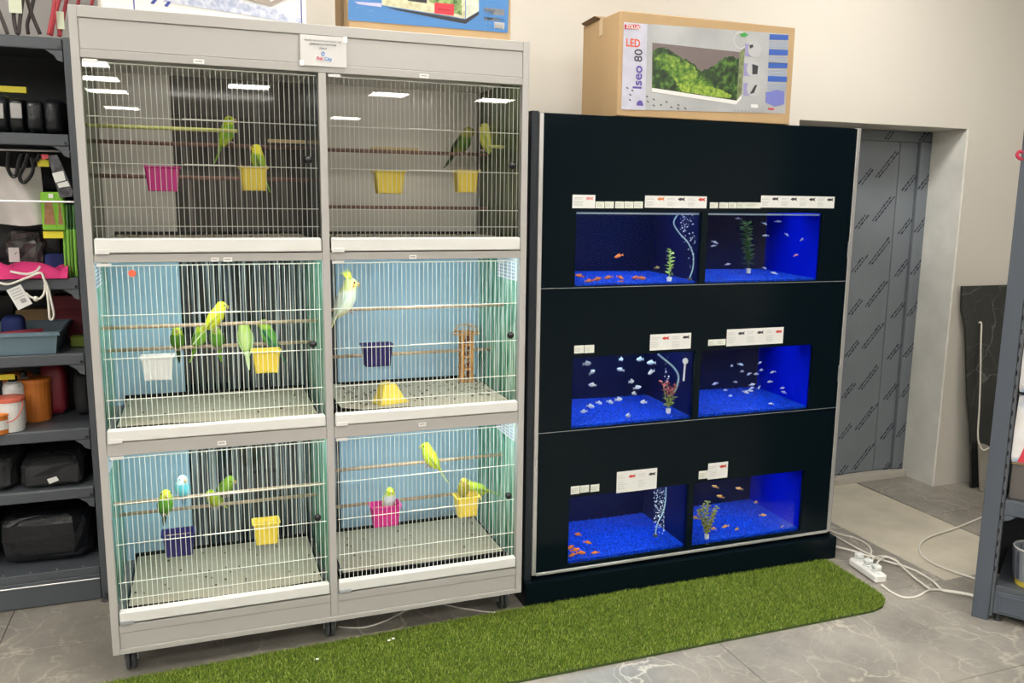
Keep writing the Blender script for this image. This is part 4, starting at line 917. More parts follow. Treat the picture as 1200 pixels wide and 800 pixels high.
bq('picture_side', [(546, -20), (561, -26), (561, 13), (546, 22)], ramp_mat('picture_pale_side', [(.3, (.45, .5, .40)), (.7, (.66, .66, .55))], (1, 1, 1), 40, 3, .5), .0018)
bq('picture_base', [(452, 8), (545, 23), (561, 13.5), (561, 17), (545.5, 28), (465, 12)], m_ink, .0018)
bq('picture_lid', [(415, 2), (447, 4), (447, 8.5), (420, 5)], mat('pale_violet_print', (.50, .48, .66), .5), .0018)
bq('red_sticker', [(509, 3), (532, 5.5), (531.5, 18.5), (509, 15.5)], mat('red_price_sticker', (.62, .03, .05), .5), .0028)
bq('sticker_print', [(513, 10), (527, 11.8), (527, 13), (513, 11.2)], mat('dark_red_ink', (.30, .01, .02), .5), .0032)
for (a_, b_, c2, d2) in ((567, 9, 591, 17), (567, 18.5, 591, 24)):
    bq('info_strip', [(a_, b_), (c2, b_+2.2), (c2, d2+1.5), (a_, d2-.5)], mat('pale_strip_print', (.60, .62, .66), .5))
bq('barcode', [(579, 25.5), (591, 27), (591, 35.5), (579, 34)], m_paperw)
for i in range(5): bq('barcode_line', [(580+i*2.1, 27.2), (581.1+i*2.1, 27.4), (581.1+i*2.1, 33.2), (580+i*2.1, 33)], m_inkg, .0018)
for i in range(4): bq('pictogram', [(567.5+(i % 2)*5, 26+(i//2)*5), (570.5+(i % 2)*5, 26.4+(i//2)*5), (570.5+(i % 2)*5, 29+(i//2)*5), (567.5+(i % 2)*5, 28.6+(i//2)*5)], m_paperw)
for pts in ([(417, 8), (428, 9), (428, 9.8), (417, 8.8)], [(417, 19), (428, 20), (428, 20.8), (417, 19.8)], [(417, 8), (418, 8), (418, 19.5), (417, 19.5)], [(427, 9), (428, 9), (428, 20.5), (427, 20.5)]): bq('diagram_line', pts, mat('light_blue_ink', (.35, .50, .75), .5))
for i in range(4): bq('text_line', [(430, 11.5+i*2), (441-i, 12+i*2), (441-i, 12.8+i*2), (430, 12.3+i*2)], MATS['light_blue_ink'])
B((.7905, .12, TOP+.002), (.7919, .17, 2.438)).build('side_fold', m_card_dk, bb)

# ------------------------------------------------------------------ artificial grass runner
def in_poly(x, y, P):
    c = False; j = len(P)-1
    for i in range(len(P)):
        if (P[i][1] > y) != (P[j][1] > y) and x < (P[j][0]-P[i][0])*(y-P[i][1])/(P[j][1]-P[i][1])+P[i][0]: c = not c
        j = i
    return c
GP = [(-.12, .005), (1.43, .052), (2.842, .040), (2.85, .01), (2.832, -.30), (2.81, -.345), (2.76, -.385), (2.70, -.402), (1.27, -.41), (-.12, -.415)]
gt = thing('grass_runner', 'long strip of green artificial grass lying in front of the cabinets', 'artificial grass', (1.35, -.2, 0))
m_gr0 = mat('grass_backing', (.045, .075, .012), .9, var=.3, vscale=30)
MB().prism([(x, y, .0006) for x, y in GP], (0, 0, .008)).build('backing', m_gr0, gt)
m_gr = bpy.data.materials.new('grass_blade'); m_gr.use_nodes = True; nt = m_gr.node_tree; b_ = nt.nodes['Principled BSDF']; b_.inputs['Roughness'].default_value = .55
g_ = nt.nodes.new('ShaderNodeNewGeometry'); rp = nt.nodes.new('ShaderNodeValToRGB'); cr = rp.color_ramp; cr.elements.new(.5); cr.elements.new(.9)
for e, (p_, c) in zip(cr.elements, ((0, (.04, .085, .003)), (.5, (.15, .25, .010)), (.85, (.30, .40, .04)), (1, (.58, .60, .18)))): e.position = p_; e.color = (*c, 1)
nt.links.new(g_.outputs['Random Per Island'], rp.inputs['Fac']); nt.links.new(rp.outputs['Color'], b_.inputs['Base Color'])
rg = random.Random(4); V = []; F = []
while len(F) < 170000:
    x, y = rg.uniform(-.12, 2.85), rg.uniform(-.415, .052)
    if not in_poly(x, y, GP): continue
    a = rg.uniform(0, 6.283); h = rg.uniform(.006, .014); wd = .0013; lx, ly = rg.uniform(-.007, .007), rg.uniform(-.007, .007); n0 = len(V)
    V += [(x+math.cos(a)*wd, y+math.sin(a)*wd, .008), (x-math.cos(a)*wd, y-math.sin(a)*wd, .008), (x+lx, y+ly, .008+h)]; F.append((n0, n0+1, n0+2))
me = bpy.data.meshes.new('grass_blades'); me.from_pydata(V, [], F); me.materials.append(m_gr); place(me, 'grass_blades', gt, kind='stuff')
# crumbs on the grass
for (px, py) in ((372, 772), (456, 750), (461, 748)):
    p = at(px, py, .018, 2); tag(B((p.x-.006, p.y-.003, .015), (p.x+.005, p.y+.003, .021), .002).build('paper_crumb', m_paperw), 'white paper crumb on the artificial grass', 'crumb', 'crumbs on the grass')

# ------------------------------------------------------------------ power strip and cables
def smooth(pts, n=7):
    p = [Vector(x) for x in pts]; out = []
    for i in range(len(p)-1):
        for k in range(n):
            f = k/n; p0, p1, p2, p3 = p[max(i-1, 0)], p[i], p[i+1], p[min(i+2, len(p)-1)]
            out.append(.5*((2*p1)+(p2-p0)*f+(2*p0-5*p1+4*p2-p3)*f*f+(3*p1-p0-3*p2+p3)*f**3))
    return out+[p[-1]]
def cable(pxs, label, r=.0042, z=.005, name='cable', m=None, lift=None):
    pts = [at(a, b, (z if lift is None else lift[i]), 2) for i, (a, b) in enumerate(pxs)]
    tag(MB().tube(smooth(pts), r, 8).build(name, m or m_cable, smooth=True), label, 'cable', 'white cables on the floor')
def z8(x, y): return (980+x/5.717, 580+y/5.717)
cable([(970, 619), z8(0, 255), z8(120, 285), z8(200, 325), z8(235, 370), z8(215, 415), z8(170, 440), z8(160, 455)], 'white cable bending into the near end of the power strip', lift=[.005]*6+[.012, .03])
cable([(968, 624), z8(0, 280), z8(110, 340), z8(220, 395), z8(330, 440), z8(390, 465), z8(415, 450), z8(380, 425), z8(310, 408), z8(255, 420), z8(232, 462)], 'white cable with a tight loop ending in the middle of the power strip', lift=[.005]*6+[.013]*3+[.02, .03], z=.005)
cable([(968, 636), z8(0, 345), z8(110, 372), z8(250, 418), z8(400, 460), z8(520, 500), z8(640, 570), z8(690, 618), z8(720, 640), z8(790, 652), z8(905, 672), (1150, 703)], 'long white cable curving from the rack past the power strip', z=.0138)
cable([z8(268, 490), z8(280, 445), z8(330, 415), z8(400, 440), z8(460, 495), z8(540, 565), z8(630, 630)], 'white cable from the power strip crossing to the right', lift=[.03, .03, .0225, .0225, .0138, .0138, .0138])
cable([z8(305, 600), z8(370, 650), z8(450, 683), z8(540, 678), z8(630, 635), z8(760, 640), z8(905, 665), (1150, 700)], 'white supply cable running from the power strip to the right shelf', lift=[.014]+[.005]*7)
cable([(1152, 606), z8(960, 155), z8(800, 220), z8(650, 270), z8(570, 320), z8(560, 380), z8(620, 440), z8(740, 495), z8(915, 555), (1160, 683)], 'white cable making a wide bend on the bare screed')
cable([at_ for at_ in ((396, 734), (425, 735), (452, 727), (476, 715), (488, 712))], 'thin white cable lying under the left cage caster', r=.0028, z=.004); 
cable([(520, 708), (545, 713), (575, 717), (600, 717), (614, 711)], 'thin white cable lying under the right cage caster', r=.0028, z=.004)
a, b = at(1003, 663, 0, 2), at(1030, 682, 0, 2); dv = (b-a).normalized(); ang = math.atan2(dv.y, dv.x); Ls = (b-a).length+.03
ps = thing('power_strip', 'white power strip with three plugs on the floor beside the rack', 'power strip', ((a.x+b.x)/2, (a.y+b.y)/2, 0), rz=ang, local=True)
B((-Ls/2, -.028, .001), (Ls/2, .028, .038), .008).build('housing', mat('strip_white', (.82, .81, .78), .35), ps)
for k in (-.33, 0, .3):
    MB().lathe([(.02, .038), (.02, .045), (.017, .046)], (k*Ls, 0, 0), 16).build('socket', m_whitep, ps)
    MB().box((k*Ls-.016, -.016, .0465), (k*Ls+.016, .016, .068), .005).build('plug', m_whitep, ps)
B((Ls*.40, -.008, .038), (Ls*.46, .008, .043), .002).build('switch', m_whitep, ps)

# ------------------------------------------------------------------ slabs leaning on the wall
def leaning(pts, y0, y1, h, th):      # outline in x,z leaning back with height
    return [(x, y0+(y1-y0)*z/h, z) for x, z in pts]
sl = tag(MB().prism(leaning([(4.30, .002), (4.285, .18), (4.27, .35), (4.235, .55), (4.215, .75), (4.20, .90), (4.165, 1.0), (4.16, 1.128), (4.62, 1.128), (4.62, .002)], .585, .654, 1.128, .012), (0, -.012, .001)).build('stone_slab', m_slab), 'dark veined stone slab with ragged left edge leaning on the wall', 'stone slab')
sb_ = tag(MB().prism(leaning([(4.295, .002), (4.288, .27), (4.33, .262), (4.40, .225), (4.47, .16), (4.52, .09), (4.52, .002)], .52, .555, .27, .01), (0, -.010, .001)).build('stone_offcut', mat('grey_stone', (.27, .25, .22), .6, var=.1, vscale=10)), 'grey stone offcut with curved top leaning before the dark slab', 'stone slab')
pts = [at(1147, 378, .625), at(1150, 379, .622), at(1149.5, 400, .61), at(1149, 440, .592), at(1147.5, 480, .575), at(1146, 505, .56), at(1147, 518, .55), at(1152, 527, .535), at(1160, 524, .53)]
tag(MB().tube(smooth(pts), .0045, 8).build('cable', m_cable, smooth=True), 'white cable hanging down in front of the dark stone slab', 'cable')

# ------------------------------------------------------------------ left gondola shelf
SX0, SX1, SY, SD = -1.3, -.10, .66, .45
ls = thing('gondola_shelf', 'dark grey metal gondola shelving stocked with pet goods at the left', 'shelf unit', (-.6, .9, 0))
def S(name, a, b, m=m_shelf, ch=.0015, parent=None): return B(a, b, ch).build(name, m, parent or ls)
for x in (SX1, SX0-.03):
    po = S('upright', (x, SY+.004, .005), (x+.036, SY+.045, 2.095))
    S('upright', (x, SY+SD-.04, .005), (x+.036, SY+SD, 2.095))
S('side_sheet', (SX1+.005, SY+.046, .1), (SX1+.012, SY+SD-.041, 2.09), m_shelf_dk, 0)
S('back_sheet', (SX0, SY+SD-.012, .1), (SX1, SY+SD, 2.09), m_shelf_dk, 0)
LV = [(2.05, 2.09), (1.722, 1.763), (1.212, 1.252), (.932, .973), (.645, .687), (.417, .458)]
for (a, b) in LV:
    sh = S('shelf_board', (SX0+.002, SY+.012, b-.012), (SX1-.002, SY+SD-.013, b))
    S('front_lip', (SX0+.002, SY, a), (SX1-.002, SY+.0118, b), m_shelf, .003, sh)
    MB().prism([(SX1-.055, SY+.002, a-.001), (SX1-.003, SY+.002, a-.001), (SX1-.003, SY+.002, a-.04), (SX1-.02, SY+.002, a-.034), (SX1-.03, SY+.002, a-.018)], (0, .006, 0)).build('bracket', m_shelf, sh)
    MB().lathe([(.005, -.001), (.005, .001)], (SX1-.012, SY-.001, a+.01), 8, 1).build('bracket_hole', m_black, sh)
S('base_shelf', (SX0+.002, SY+.006, .105), (SX1-.002, SY+SD-.013, .135)); S('kick_plate', (SX0+.002, SY+.002, .004), (SX1-.002, SY+.010, .104)); S('kick_ridge', (SX0+.002, SY-.001, .085), (SX1-.002, SY+.0018, .09), m_alu)
for k in range(9): MB().lathe([(.003, 0), (.003, .003)], (SX1-.06-k*.09, SY+.02, .135), 8).build('stud', m_steel, ls)
MB().lathe([(.018, .0), (.018, .006), (.006, .008), (.006, .03)], (SX1+.015, SY-.012, 0), 12).build('levelling_foot', m_rubber, ls)
m_blk = mat('black_plastic_wrap', (.006, .007, .010), .35, bump=.6, bscale=25)
m_gry = mat('charcoal_fabric', (.016, .017, .019), .7, bump=.5, bscale=18)
def blob(name, label, cat, x0, x1, y0, y1, z0, z1, m, seed=0, n=2.8, group=None, cr=0):     # soft bag: superellipsoid with dents
    mb = MB(); rq = random.Random(seed); ph = [rq.uniform(0, 6) for _ in range(4)]; rings = []
    cx, cy, cz, rx, ry, rz = (x0+x1)/2, (y0+y1)/2, (z0+z1)/2, (x1-x0)/2, (y1-y0)/2, (z1-z0)/2
    def sg(v, e): return math.copysign(abs(v)**e, v)
    for i in range(13):
        t = -math.pi/2+math.pi*i/12; ring = []
        for k in range(24):
            a = 2*math.pi*k/24; d_ = 1-.06*abs(math.sin(3*a+ph[0])*math.cos(4*t+ph[1]))
            ct = max(abs(math.cos(t)), .02)**(2/n)
            j_ = [rq.uniform(-cr, cr) for _ in range(3)]; ring.append((cx+rx*ct*sg(math.cos(a), 2/n)*d_+j_[0], cy+ry*ct*sg(math.sin(a), 2/n)*d_+j_[1], max(z0, cz+rz*sg(math.sin(t), 2/n)+j_[2])))
        rings.append(ring)
    return tag(mb.loft(rings).build(name, m, smooth=cr < .004), label, cat, group)
FX = SY+.03
# top shelf: cords hanging above
m_cord = mat('brown_black_cord', (.055, .045, .042), .6); m_red = mat('red_cord', (.50, .05, .07), .5)
def cord(pxs, y, m, label, grp, r=.007, name='dog_lead', ys=None):
    pts = smooth([at(a, b, (y if ys is None else ys[i])) for i, (a, b) in enumerate(pxs)])
    return tag(MB().tube(pts, r, 8).build(name, m, smooth=True), label, 'dog lead', grp)
m_lt = mat('pale_green_tag', (.62, .66, .50), .5)
cord([(-6, 2), (3, 24), (9, 40)], .72, m_cord, 'dark cord lead at the far left above the shelf', 'hanging leads', .0065)
c1 = cord([(20, -14), (16, 18), (21, 40), (24, 18), (28, -12)], .76, m_cord, 'dark looped cord lead with a pale tag above the shelf', 'hanging leads', .0065)
a = at(18, 5, .75); B((a.x-.02, .744, a.z-.03), (a.x+.02, .747, a.z+.05)).build('tag', m_lt, c1)
cord([(30, -8), (37, 16), (47, 40)], .80, m_cord, 'dark cord lead slanting to the right above the shelf', 'hanging leads', .0065)
cord([(41, -8), (36, 14), (32, 28), (33, 40)], .84, m_cord, 'dark cord lead slanting to the left above the shelf', 'hanging leads', .0065)
cord([(65, -8), (62, 14), (57, 41)], .74, m_red, 'leftmost red cord lead beside the cage cabinet', 'hanging red leads', .0065)
c2 = cord([(72, -8), (66, 14), (68, 30), (71, 42)], .77, m_red, 'bent red cord lead with a cream tag', 'hanging red leads', .0065)
a = at(71, 24, .76); B((a.x-.012, .755, a.z-.03), (a.x+.012, .758, a.z+.03)).build('tag', m_lt, c2)
cord([(80, -10), (74, 20), (69, 43)], .80, m_red, 'rightmost red cord lead touching the cage cabinet corner', 'hanging red leads', .0065)
cord([(72, -8), (64, 20), (60, 42)], .83, m_red, 'red cord lead crossing behind the others', 'hanging red leads', .006)
cord([(95, -12), (91, 6)], .86, m_red, 'red cord lead seen behind the cage cabinet top, left', 'red leads behind the cabinet', .006); cord([(111, -12), (107, 6)], .86, m_red, 'red cord lead seen behind the cage cabinet top, right', 'red leads behind the cabinet', .006)
# upper shelf: black wrapped goods
for k, (px0, px1, py0, lab) in enumerate(((-14, 9, 110, 'black wrapped package with a white print, upper left shelf'), (10, 28, 114, 'second black wrapped package on the upper left shelf'), (30, 50, 117, 'third black wrapped package on the upper left shelf'), (51, 72, 115, 'black wrapped package next to the upright, upper left shelf'))):
    a, b = at(px0, 155, FX), at(px1, py0, FX)
    o = blob('wrapped_package', lab, 'package', a.x, b.x, FX-.01, FX+.25, 1.764, b.z, m_blk, k, 5)
    if k in (0, 1):
        c_ = at((px0+px1)/2, 128, FX-.012); B((c_.x-.018, FX-.0135, c_.z-.03), (c_.x+.016, FX-.011, c_.z+.02)).build('print', m_inkg, o)
o = tag(B(at(-10, 107, FX+.1), at(32, 103, FX+.13)).build('yellow_strip', mat('shelf_yellow', (.75, .65, .03), .5)), 'yellow paper strip behind the black packages', 'label')
# second level: bag, straps, packets
for i, (py_l, py_r, y, lab) in enumerate(((171, 181, FX+.02, 'upper'), (232, 240, FX, 'lower'))):
    a, b = at(-20, py_l, y), at(84, py_r, y); a.z = b.z = (a.z+b.z)/2 
    tag(MB().tube([(SX0+.01, y+.0, b.z), (SX1-.001, y, b.z)], .004, 6).build('hanging_rail', m_alu), f'{lab} metal hanging rail across the second level of the left shelf', 'rail', 'rails of the left shelf')
a, b = at(-30, 263, FX+.06), at(47, 196, FX+.06)
mb = MB(); V = []
for i in range(17):
    for j in range(9):
        u, v = i/16, j/8; V.append((a.x+(b.x-a.x)*u, FX+.07+.022*math.sin(13*u+3*v+.8*math.sin(5*u))*(1-.45*v)-.01*v, a.z+(b.z-a.z)*v+.006*math.sin(7*u)))
mb.add(V, [(i*9+j, (i+1)*9+j, (i+1)*9+j+1, i*9+j+1) for i in range(16) for j in range(8)])
tb_ = thing('cloth_bag', 'pale grey cloth bag with black straps hanging on the left shelf', 'bag', (at(10, 262, FX).x, FX+.07, a.z)); mb.build('cloth', mat('pale_cloth', (.55, .52, .50), .85), tb_, smooth=True)
mk = MB(); 
for (pp) in ([(10, 178), (9, 195), (14, 206), (19, 205), (22, 190), (25, 180)], [(33, 180), (28, 195), (23, 207), (28, 214), (36, 206), (39, 196), (37, 186)], [(36, 184), (43, 188), (46, 181)]):
    MB().tube(smooth([at(x, y, FX+.02) for x, y in pp]), .007, 6).build('strap', m_black, tb_)
pk = thing('hanging_packet', 'clear and black packet with white label hanging tilted on the left shelf', 'packet', at(72, 232, FX-.005))
MB().prism([at(x, y, FX-.005) for x, y in ((56, 183), (67, 181), (86, 224), (84, 230), (70, 232))], (0, .02, 0)).build('bag', mat('grey_film_pack', (.10, .10, .11), .2, var=.5, vscale=40), pk)
MB().prism([at(x, y, FX-.006) for x, y in ((61, 203), (74, 200), (77, 211), (65, 214))], (0, -.001, 0)).build('label', m_paperw, pk); MB().prism([at(x, y, FX-.006) for x, y in ((67, 215), (79, 212), (82, 218), (69, 220))], (0, -.001, 0)).build('label', m_paperw, pk)
MB().prism([at(x, y, FX-.006) for x, y in ((48, 181), (56, 181), (57, 185), (50, 187))], (0, .008, 0)).build('header', m_red, pk)
for k, (x0, y0, x1, y1, lab) in enumerate(((44, 187, 57, 195, 'yellow price tag beside the tilted packet'), (51, 271, 74, 279, 'yellow price tag below the green packets'))):
    a, b = at(x0, y1, FX+.03), at(x1, y0, FX+.03); tag(B((a.x, FX+.028, a.z), (b.x, FX+.03, b.z)).build('price_tag', mat('shelf_yellow', (.75, .65, .03), .5)), lab, 'price tag', 'yellow price tags')
for k, (x0, x1, lab) in enumerate(((50, 65, 'green packet with brown picture on the left shelf, left one'), (66.3, 74, 'green packet with brown picture on the left shelf, partly hidden right one'))):
    a, b = at(x0, 270, FX+.02), at(x1, 225, FX+.02); t = thing('green_packet', lab, 'packet', (a.x, FX+.03, a.z), group='green packets')
    B((a.x, FX+.02, a.z), (b.x, FX+.06, b.z), .004).build('carton', mat('lime_green_card', (.20, .48, .03), .5), t)
    c_, d_ = at(x0+2, 263, FX+.02), at(x1-1.5, 238, FX+.02); MB().prism([(c_.x, FX+.0195, c_.z), (d_.x, FX+.0195, c_.z), (d_.x-.006, FX+.0195, d_.z), ((c_.x+d_.x)/2, FX+.0195, d_.z+.012), (c_.x+.006, FX+.0195, d_.z)], (0, -.001, 0)).build('picture', mat('brown_picture', (.32, .15, .07), .6, var=.2, vscale=80), t)
    e_, f_ = at(x0+7, 232, FX+.02), at(x0+12, 227, FX+.02)
    if k == 0: B((e_.x, FX+.0185, e_.z), (f_.x, FX+.0198, f_.z)).build('emblem', m_paperw, t)
for k, (x, lab) in enumerate(((76, 'leftmost'), (80, 'second'), (84, 'third'), (88, 'rightmost'))):
    p0, p1 = at(x+1, 308, FX+(.01 if k % 2 else .04)), at(x-2, 240, FX+(.01 if k % 2 else .04))
    t = thing('green_brush', f'{lab} upright lime green grooming tool of the bundle beside the upright', 'grooming tool', (p0.x, p0.y, 1.253), group='bundle of green tools')
    mid = p0.lerp(p1, .58)
    MB().tube([(p0.x, p0.y, 1.254), (p0.x, p0.y, 1.30), mid], [.0045, .005, .0062], 8).build('handle', mat('lime_plastic', (.20, .46, .06), .4), t); MB().tube([mid, mid.lerp(p1, .1), p1], [.006, .004, .005], 8).build('head', mat('dark_green_plastic', (.05, .16, .04), .5), t)
a, b = at(9, 312, SY+.2), at(50, 272, SY+.2); o = blob('plastic_bag', 'clear crinkled plastic bag of dark goods with white label', 'bag', a.x, b.x, SY+.195, SY+.236, 1.254, b.z, mat('crinkled_film', (.07, .07, .068), .12, var=.7, vscale=25), 4, 4.5, cr=.008)
c_, d_ = at(11, 307, SY+.19), at(22, 290, SY+.19); B((c_.x, SY+.189, c_.z), (d_.x, SY+.194, d_.z)).build('label', m_paperw, o)
a, b = at(52, 309, SY+.2), at(76, 297, SY+.2); blob('folded_pad', 'folded navy blue cloth on the shelf above the pink bag', 'cloth', a.x, b.x, SY+.195, SY+.236, 1.2545, b.z, mat('navy_cloth', (.02, .035, .16), .8), 6, 6)
# dark goods behind
for k, (x0, x1, z0, z1, lab) in enumerate(((-1.2, -.5, 1.2535, 1.62, 'large black bag in the back of the second shelf level'), (-.48, -.14, 1.2535, 1.58, 'black carton in the back of the second shelf level'))):
    blob('black_pack', lab, 'package', x0, x1, SY+.24, SY+.42, z0, z1, m_blk, 30+k, 5)
# pink bag with rope and tag
pb = thing('pink_drawstring_bag', 'hot pink folded drawstring bag with white rope on the left shelf', 'bag', at(35, 328, SY))
mb = MB(); V = []
a, b = at(-25, 327, SY+.02), at(80, 314, SY+.02)
for i in range(21):
    for j in range(9):
        u, v = i/20, j/8; thk = .058*(1-.45*u)*math.sin(math.pi*min(1, v*1.02))**.5 if 0 < j < 8 else 0
        V.append((a.x+(b.x-a.x)*u, SY-.012+v*.2, 1.254+thk+.010*math.sin(19*u+7*v+2*math.sin(6*u))*(0 < j < 8)+.012*max(0, u-.75)*4*(0 < j < 8)*math.sin(v*9)))
mb.add(V, [(i*9+j, (i+1)*9+j, (i+1)*9+j+1, i*9+j+1) for i in range(20) for j in range(8)])
mb.add([(V[i*9][0], V[i*9][1], 1.2535) for i in (0, 20)]+[(V[i*9+8][0], V[i*9+8][1], 1.2535) for i in (20, 0)], [(0, 1, 2, 3)]); mb.build('cloth', mat('hot_pink_cloth', (.62, .03, .17), .8), pb, smooth=True)
m_rope = mat('white_rope', (.78, .75, .68), .8)
for pp, yy in (([(-5, 330), (10, 333), (30, 326), (45, 320), (50, 322), (53, 334), (51, 345), (45, 350), (36, 348), (30, 343)], SY-.022), ([(12, 318), (30, 321), (42, 318), (47, 312)], SY-.02), ([(50, 324), (56, 336), (60, 352), (63, 368), (61, 374), (58, 372), (57, 358), (55, 342), (52, 334)], SY-.022)):
    MB().tube(smooth([at(x, y, yy) for x, y in pp]), .0042, 7).build('rope', m_rope, pb, smooth=True)
kq = at(42, 350, SY-.022); MB().ball(kq, .010, 8, 6).build('knot', m_rope, pb, smooth=True)
tg = MB().prism([at(x, y, SY-.030) for x, y in ((7.5, 340), (24, 333), (38, 355.5), (21.5, 363.5))], (0, -.0012, 0)).build('price_tag', m_paperw, pb)
for i in range(4): MB().prism([at(x, y, SY-.0314) for x, y in ((11+i*2, 341.5+i*3), (23+i*1.8, 336.5+i*3), (23.4+i*1.8, 337.2+i*3), (11.4+i*2, 342.2+i*3))], (0, -.0005, 0)).build('tag_print', m_inkg, tg)
MB().prism([at(x, y, SY-.0314) for x, y in ((23, 351), (29, 348.5), (32, 353), (26, 355.5))], (0, -.0005, 0)).build('tag_print', m_inkg, tg)
# third level: litter tray, maroon box, cartons
a, b = at(60, 366, SY+.10), at(97, 342, SY+.10); mb_ = thing('maroon_box', 'dark red cardboard box behind the blue grey tray', 'box', (a.x, SY+.2, .9745)); B((-.245, SY+.36, .9745), (-.108, SY+.434, 1.15), .003).build('carton', mat('maroon_card', (.24, .02, .035), .5), mb_); B((-.246, SY+.358, 1.10), (-.107, SY+.436, 1.152), .002).build('lid', mat('maroon_card2', (.28, .03, .045), .5), mb_)
tag(B((-.38, SY+.36, .9745), (-.25, SY+.434, 1.10), .002).build('small_carton', m_card), 'plain brown carton behind the tray items', 'box')
tag(B((-.55, SY+.36, .9745), (-.385, SY+.434, 1.16), .002).build('black_carton', m_black), 'black carton behind the tray items', 'box')
ty_ = thing('litter_box', 'blue grey open plastic litter tray on the left shelf', 'tray', (-.33, SY+.12, .974))
tm = mat('blue_grey_plastic', (.13, .20, .25), .45)
def tr_ring(x0, x1, y0, y1, z): return [(x0, y0, z), (x1, y0, z), (x1, y1, z), (x0, y1, z)]
tx0, tx1, ty0, ty1, tz0, tz1 = -.62, -.185, SY+.006, SY+.345, .9745, 1.052
MB().loft([tr_ring(tx0+.02, tx1-.012, ty0+.012, ty1-.012, tz0), tr_ring(tx0, tx1, ty0, ty1, tz1), tr_ring(tx0+.004, tx1-.004, ty0+.004, ty1-.004, tz1), tr_ring(tx0+.026, tx1-.018, ty0+.018, ty1-.018, tz0+.004)]).build('basin', tm, ty_)
MB().loft([tr_ring(tx0-.008, tx1+.008, ty0-.008, ty1+.008, tz1-.008), tr_ring(tx0-.008, tx1+.008, ty0-.008, ty1+.008, tz1+.004), tr_ring(tx0, tx1, ty0, ty1, tz1+.006), tr_ring(tx0+.004, tx1-.004, ty0+.004, ty1-.004, tz1)], False).build('rim', tm, ty_)
tag(MB().tube([(-.42, SY+.05, 1.042), (-.24, SY+.07, 1.052)], .012, 8).build('red_collar', mat('dark_red_cloth', (.22, .015, .03), .7), smooth=True), 'dark red rolled strap lying in the litter tray', 'strap')
o = thing('white_nozzle_bottle', 'white bottle with pointed nozzle lying in the litter tray', 'bottle', (-.44, SY+.05, 1.0)); MB().tube([(-.56, SY+.05, 1.045), (-.45, SY+.05, 1.04)], .018, 10).build('body', m_whitep, o, smooth=True); MB().tube([(-.435, SY+.05, 1.03), (-.432, SY+.05, 1.085)], [.008, .002], 8).build('nozzle', m_whitep, o)
blob('navy_pouch', 'navy and black pouch standing in the litter tray', 'pouch', -.40, -.32, SY+.16, SY+.24, .980, 1.10, mat('navy_cloth', (.02, .035, .16), .8), 8, 4)
tag(B((-.165, SY+.15, .9745), (-.115, SY+.20, 1.015), .003).build('green_carton', mat('olive_green_card', (.16, .22, .02), .6)), 'small olive green carton at the right of the tray', 'box')
# fourth level: tubs and bottles
def tub(px, py, y, r, h, m, lab, lid=None, name='tub', handle=None):
    p = at(px, py, y); p.z = .6875; t = thing(name, lab, 'tub', p, local=True)
    MB().lathe([(r*.88, 0), (r*.92, .003), (r, h*.92), (r, h*.93)], (0, 0, 0), 22).build('body', m, t, smooth=False)
    MB().lathe([(r*1.04, h*.90), (r*1.06, h*.92), (r*1.06, h), (r*.9, h+.003)], (0, 0, 0), 22).build('lid', lid or m, t)
    c = MB().lathe([(r*.965, h*.25), (r*1.005, h*.7)], (0, 0, 0), 22).build('label', m_paperw if lid else m, t) if lid else None
    if handle: MB().tube([(r*math.cos(a), -r*math.sin(a)*.5-.004-r*.55, h*.9-h*.55*math.sin(a)) for a in [math.pi*i/10 for i in range(11)]], .002, 6).build('handle', handle, t)
    return t
m_org = mat('orange_tub', (.62, .19, .03), .4); m_salm = mat('salmon_lid', (.70, .16, .10), .45)
tub(43, 478, SY+.20, .055, .165, m_org, 'large orange tub at the back of the fourth shelf level', name='tub')
tub(22, 470, SY+.26, .05, .175, m_org, 'orange tub hidden behind the white bottles')
tub(13, 497, SY+.055, .05, .125, m_paperw, 'white tub with salmon red lid and wire handle', m_salm, handle=m_salm)
tub(-4, 506, SY+.03, .052, .075, m_org, 'small orange tub at the front left of the fourth level', mat('orange_lid', (.80, .25, .04), .4))
def bottle(px, py, y, r, h, lab):
    p = at(px, py, y); p.z = .6875; t = thing('white_bottle', lab, 'bottle', p, local=True, group='white bottles')
    MB().lathe([(r*.95, 0), (r, .005), (r, h*.78), (r*.85, h*.86), (r*.4, h*.9), (r*.4, h*.92)], (0, 0, 0), 20).build('body', m_whitep, t, smooth=False); MB().lathe([(r*.45, h*.9), (r*.45, h), (r*.38, h)], (0, 0, 0), 14).build('cap', m_black, t)
bottle(18, 484, SY+.15, .036, .185, 'left white bottle with black cap behind the salmon lidded tub'); bottle(31, 480, SY+.20, .028, .19, 'right slimmer white bottle with black cap before the orange tub')
a, b = at(-15, 446, SY+.1), at(17, 438, SY+.1); tag(B((a.x, SY+.10, a.z), (b.x, SY+.102, b.z)).build('price_tag', mat('shelf_yellow', (.75, .65, .03), .5)), 'yellow price tag above the white bottles', 'price tag', 'yellow price tags')
blob('maroon_bag', 'dark maroon bag in the shade right of the orange tub', 'bag', -.30, -.20, SY+.22, SY+.36, .688, .90, mat('maroon_card', (.24, .02, .035), .5), 12, 4)
blob('grey_pouch', 'dark grey pouch at the right end of the fourth level', 'pouch', -.175, -.11, SY+.18, SY+.34, .688, .865, m_gry, 13, 4)
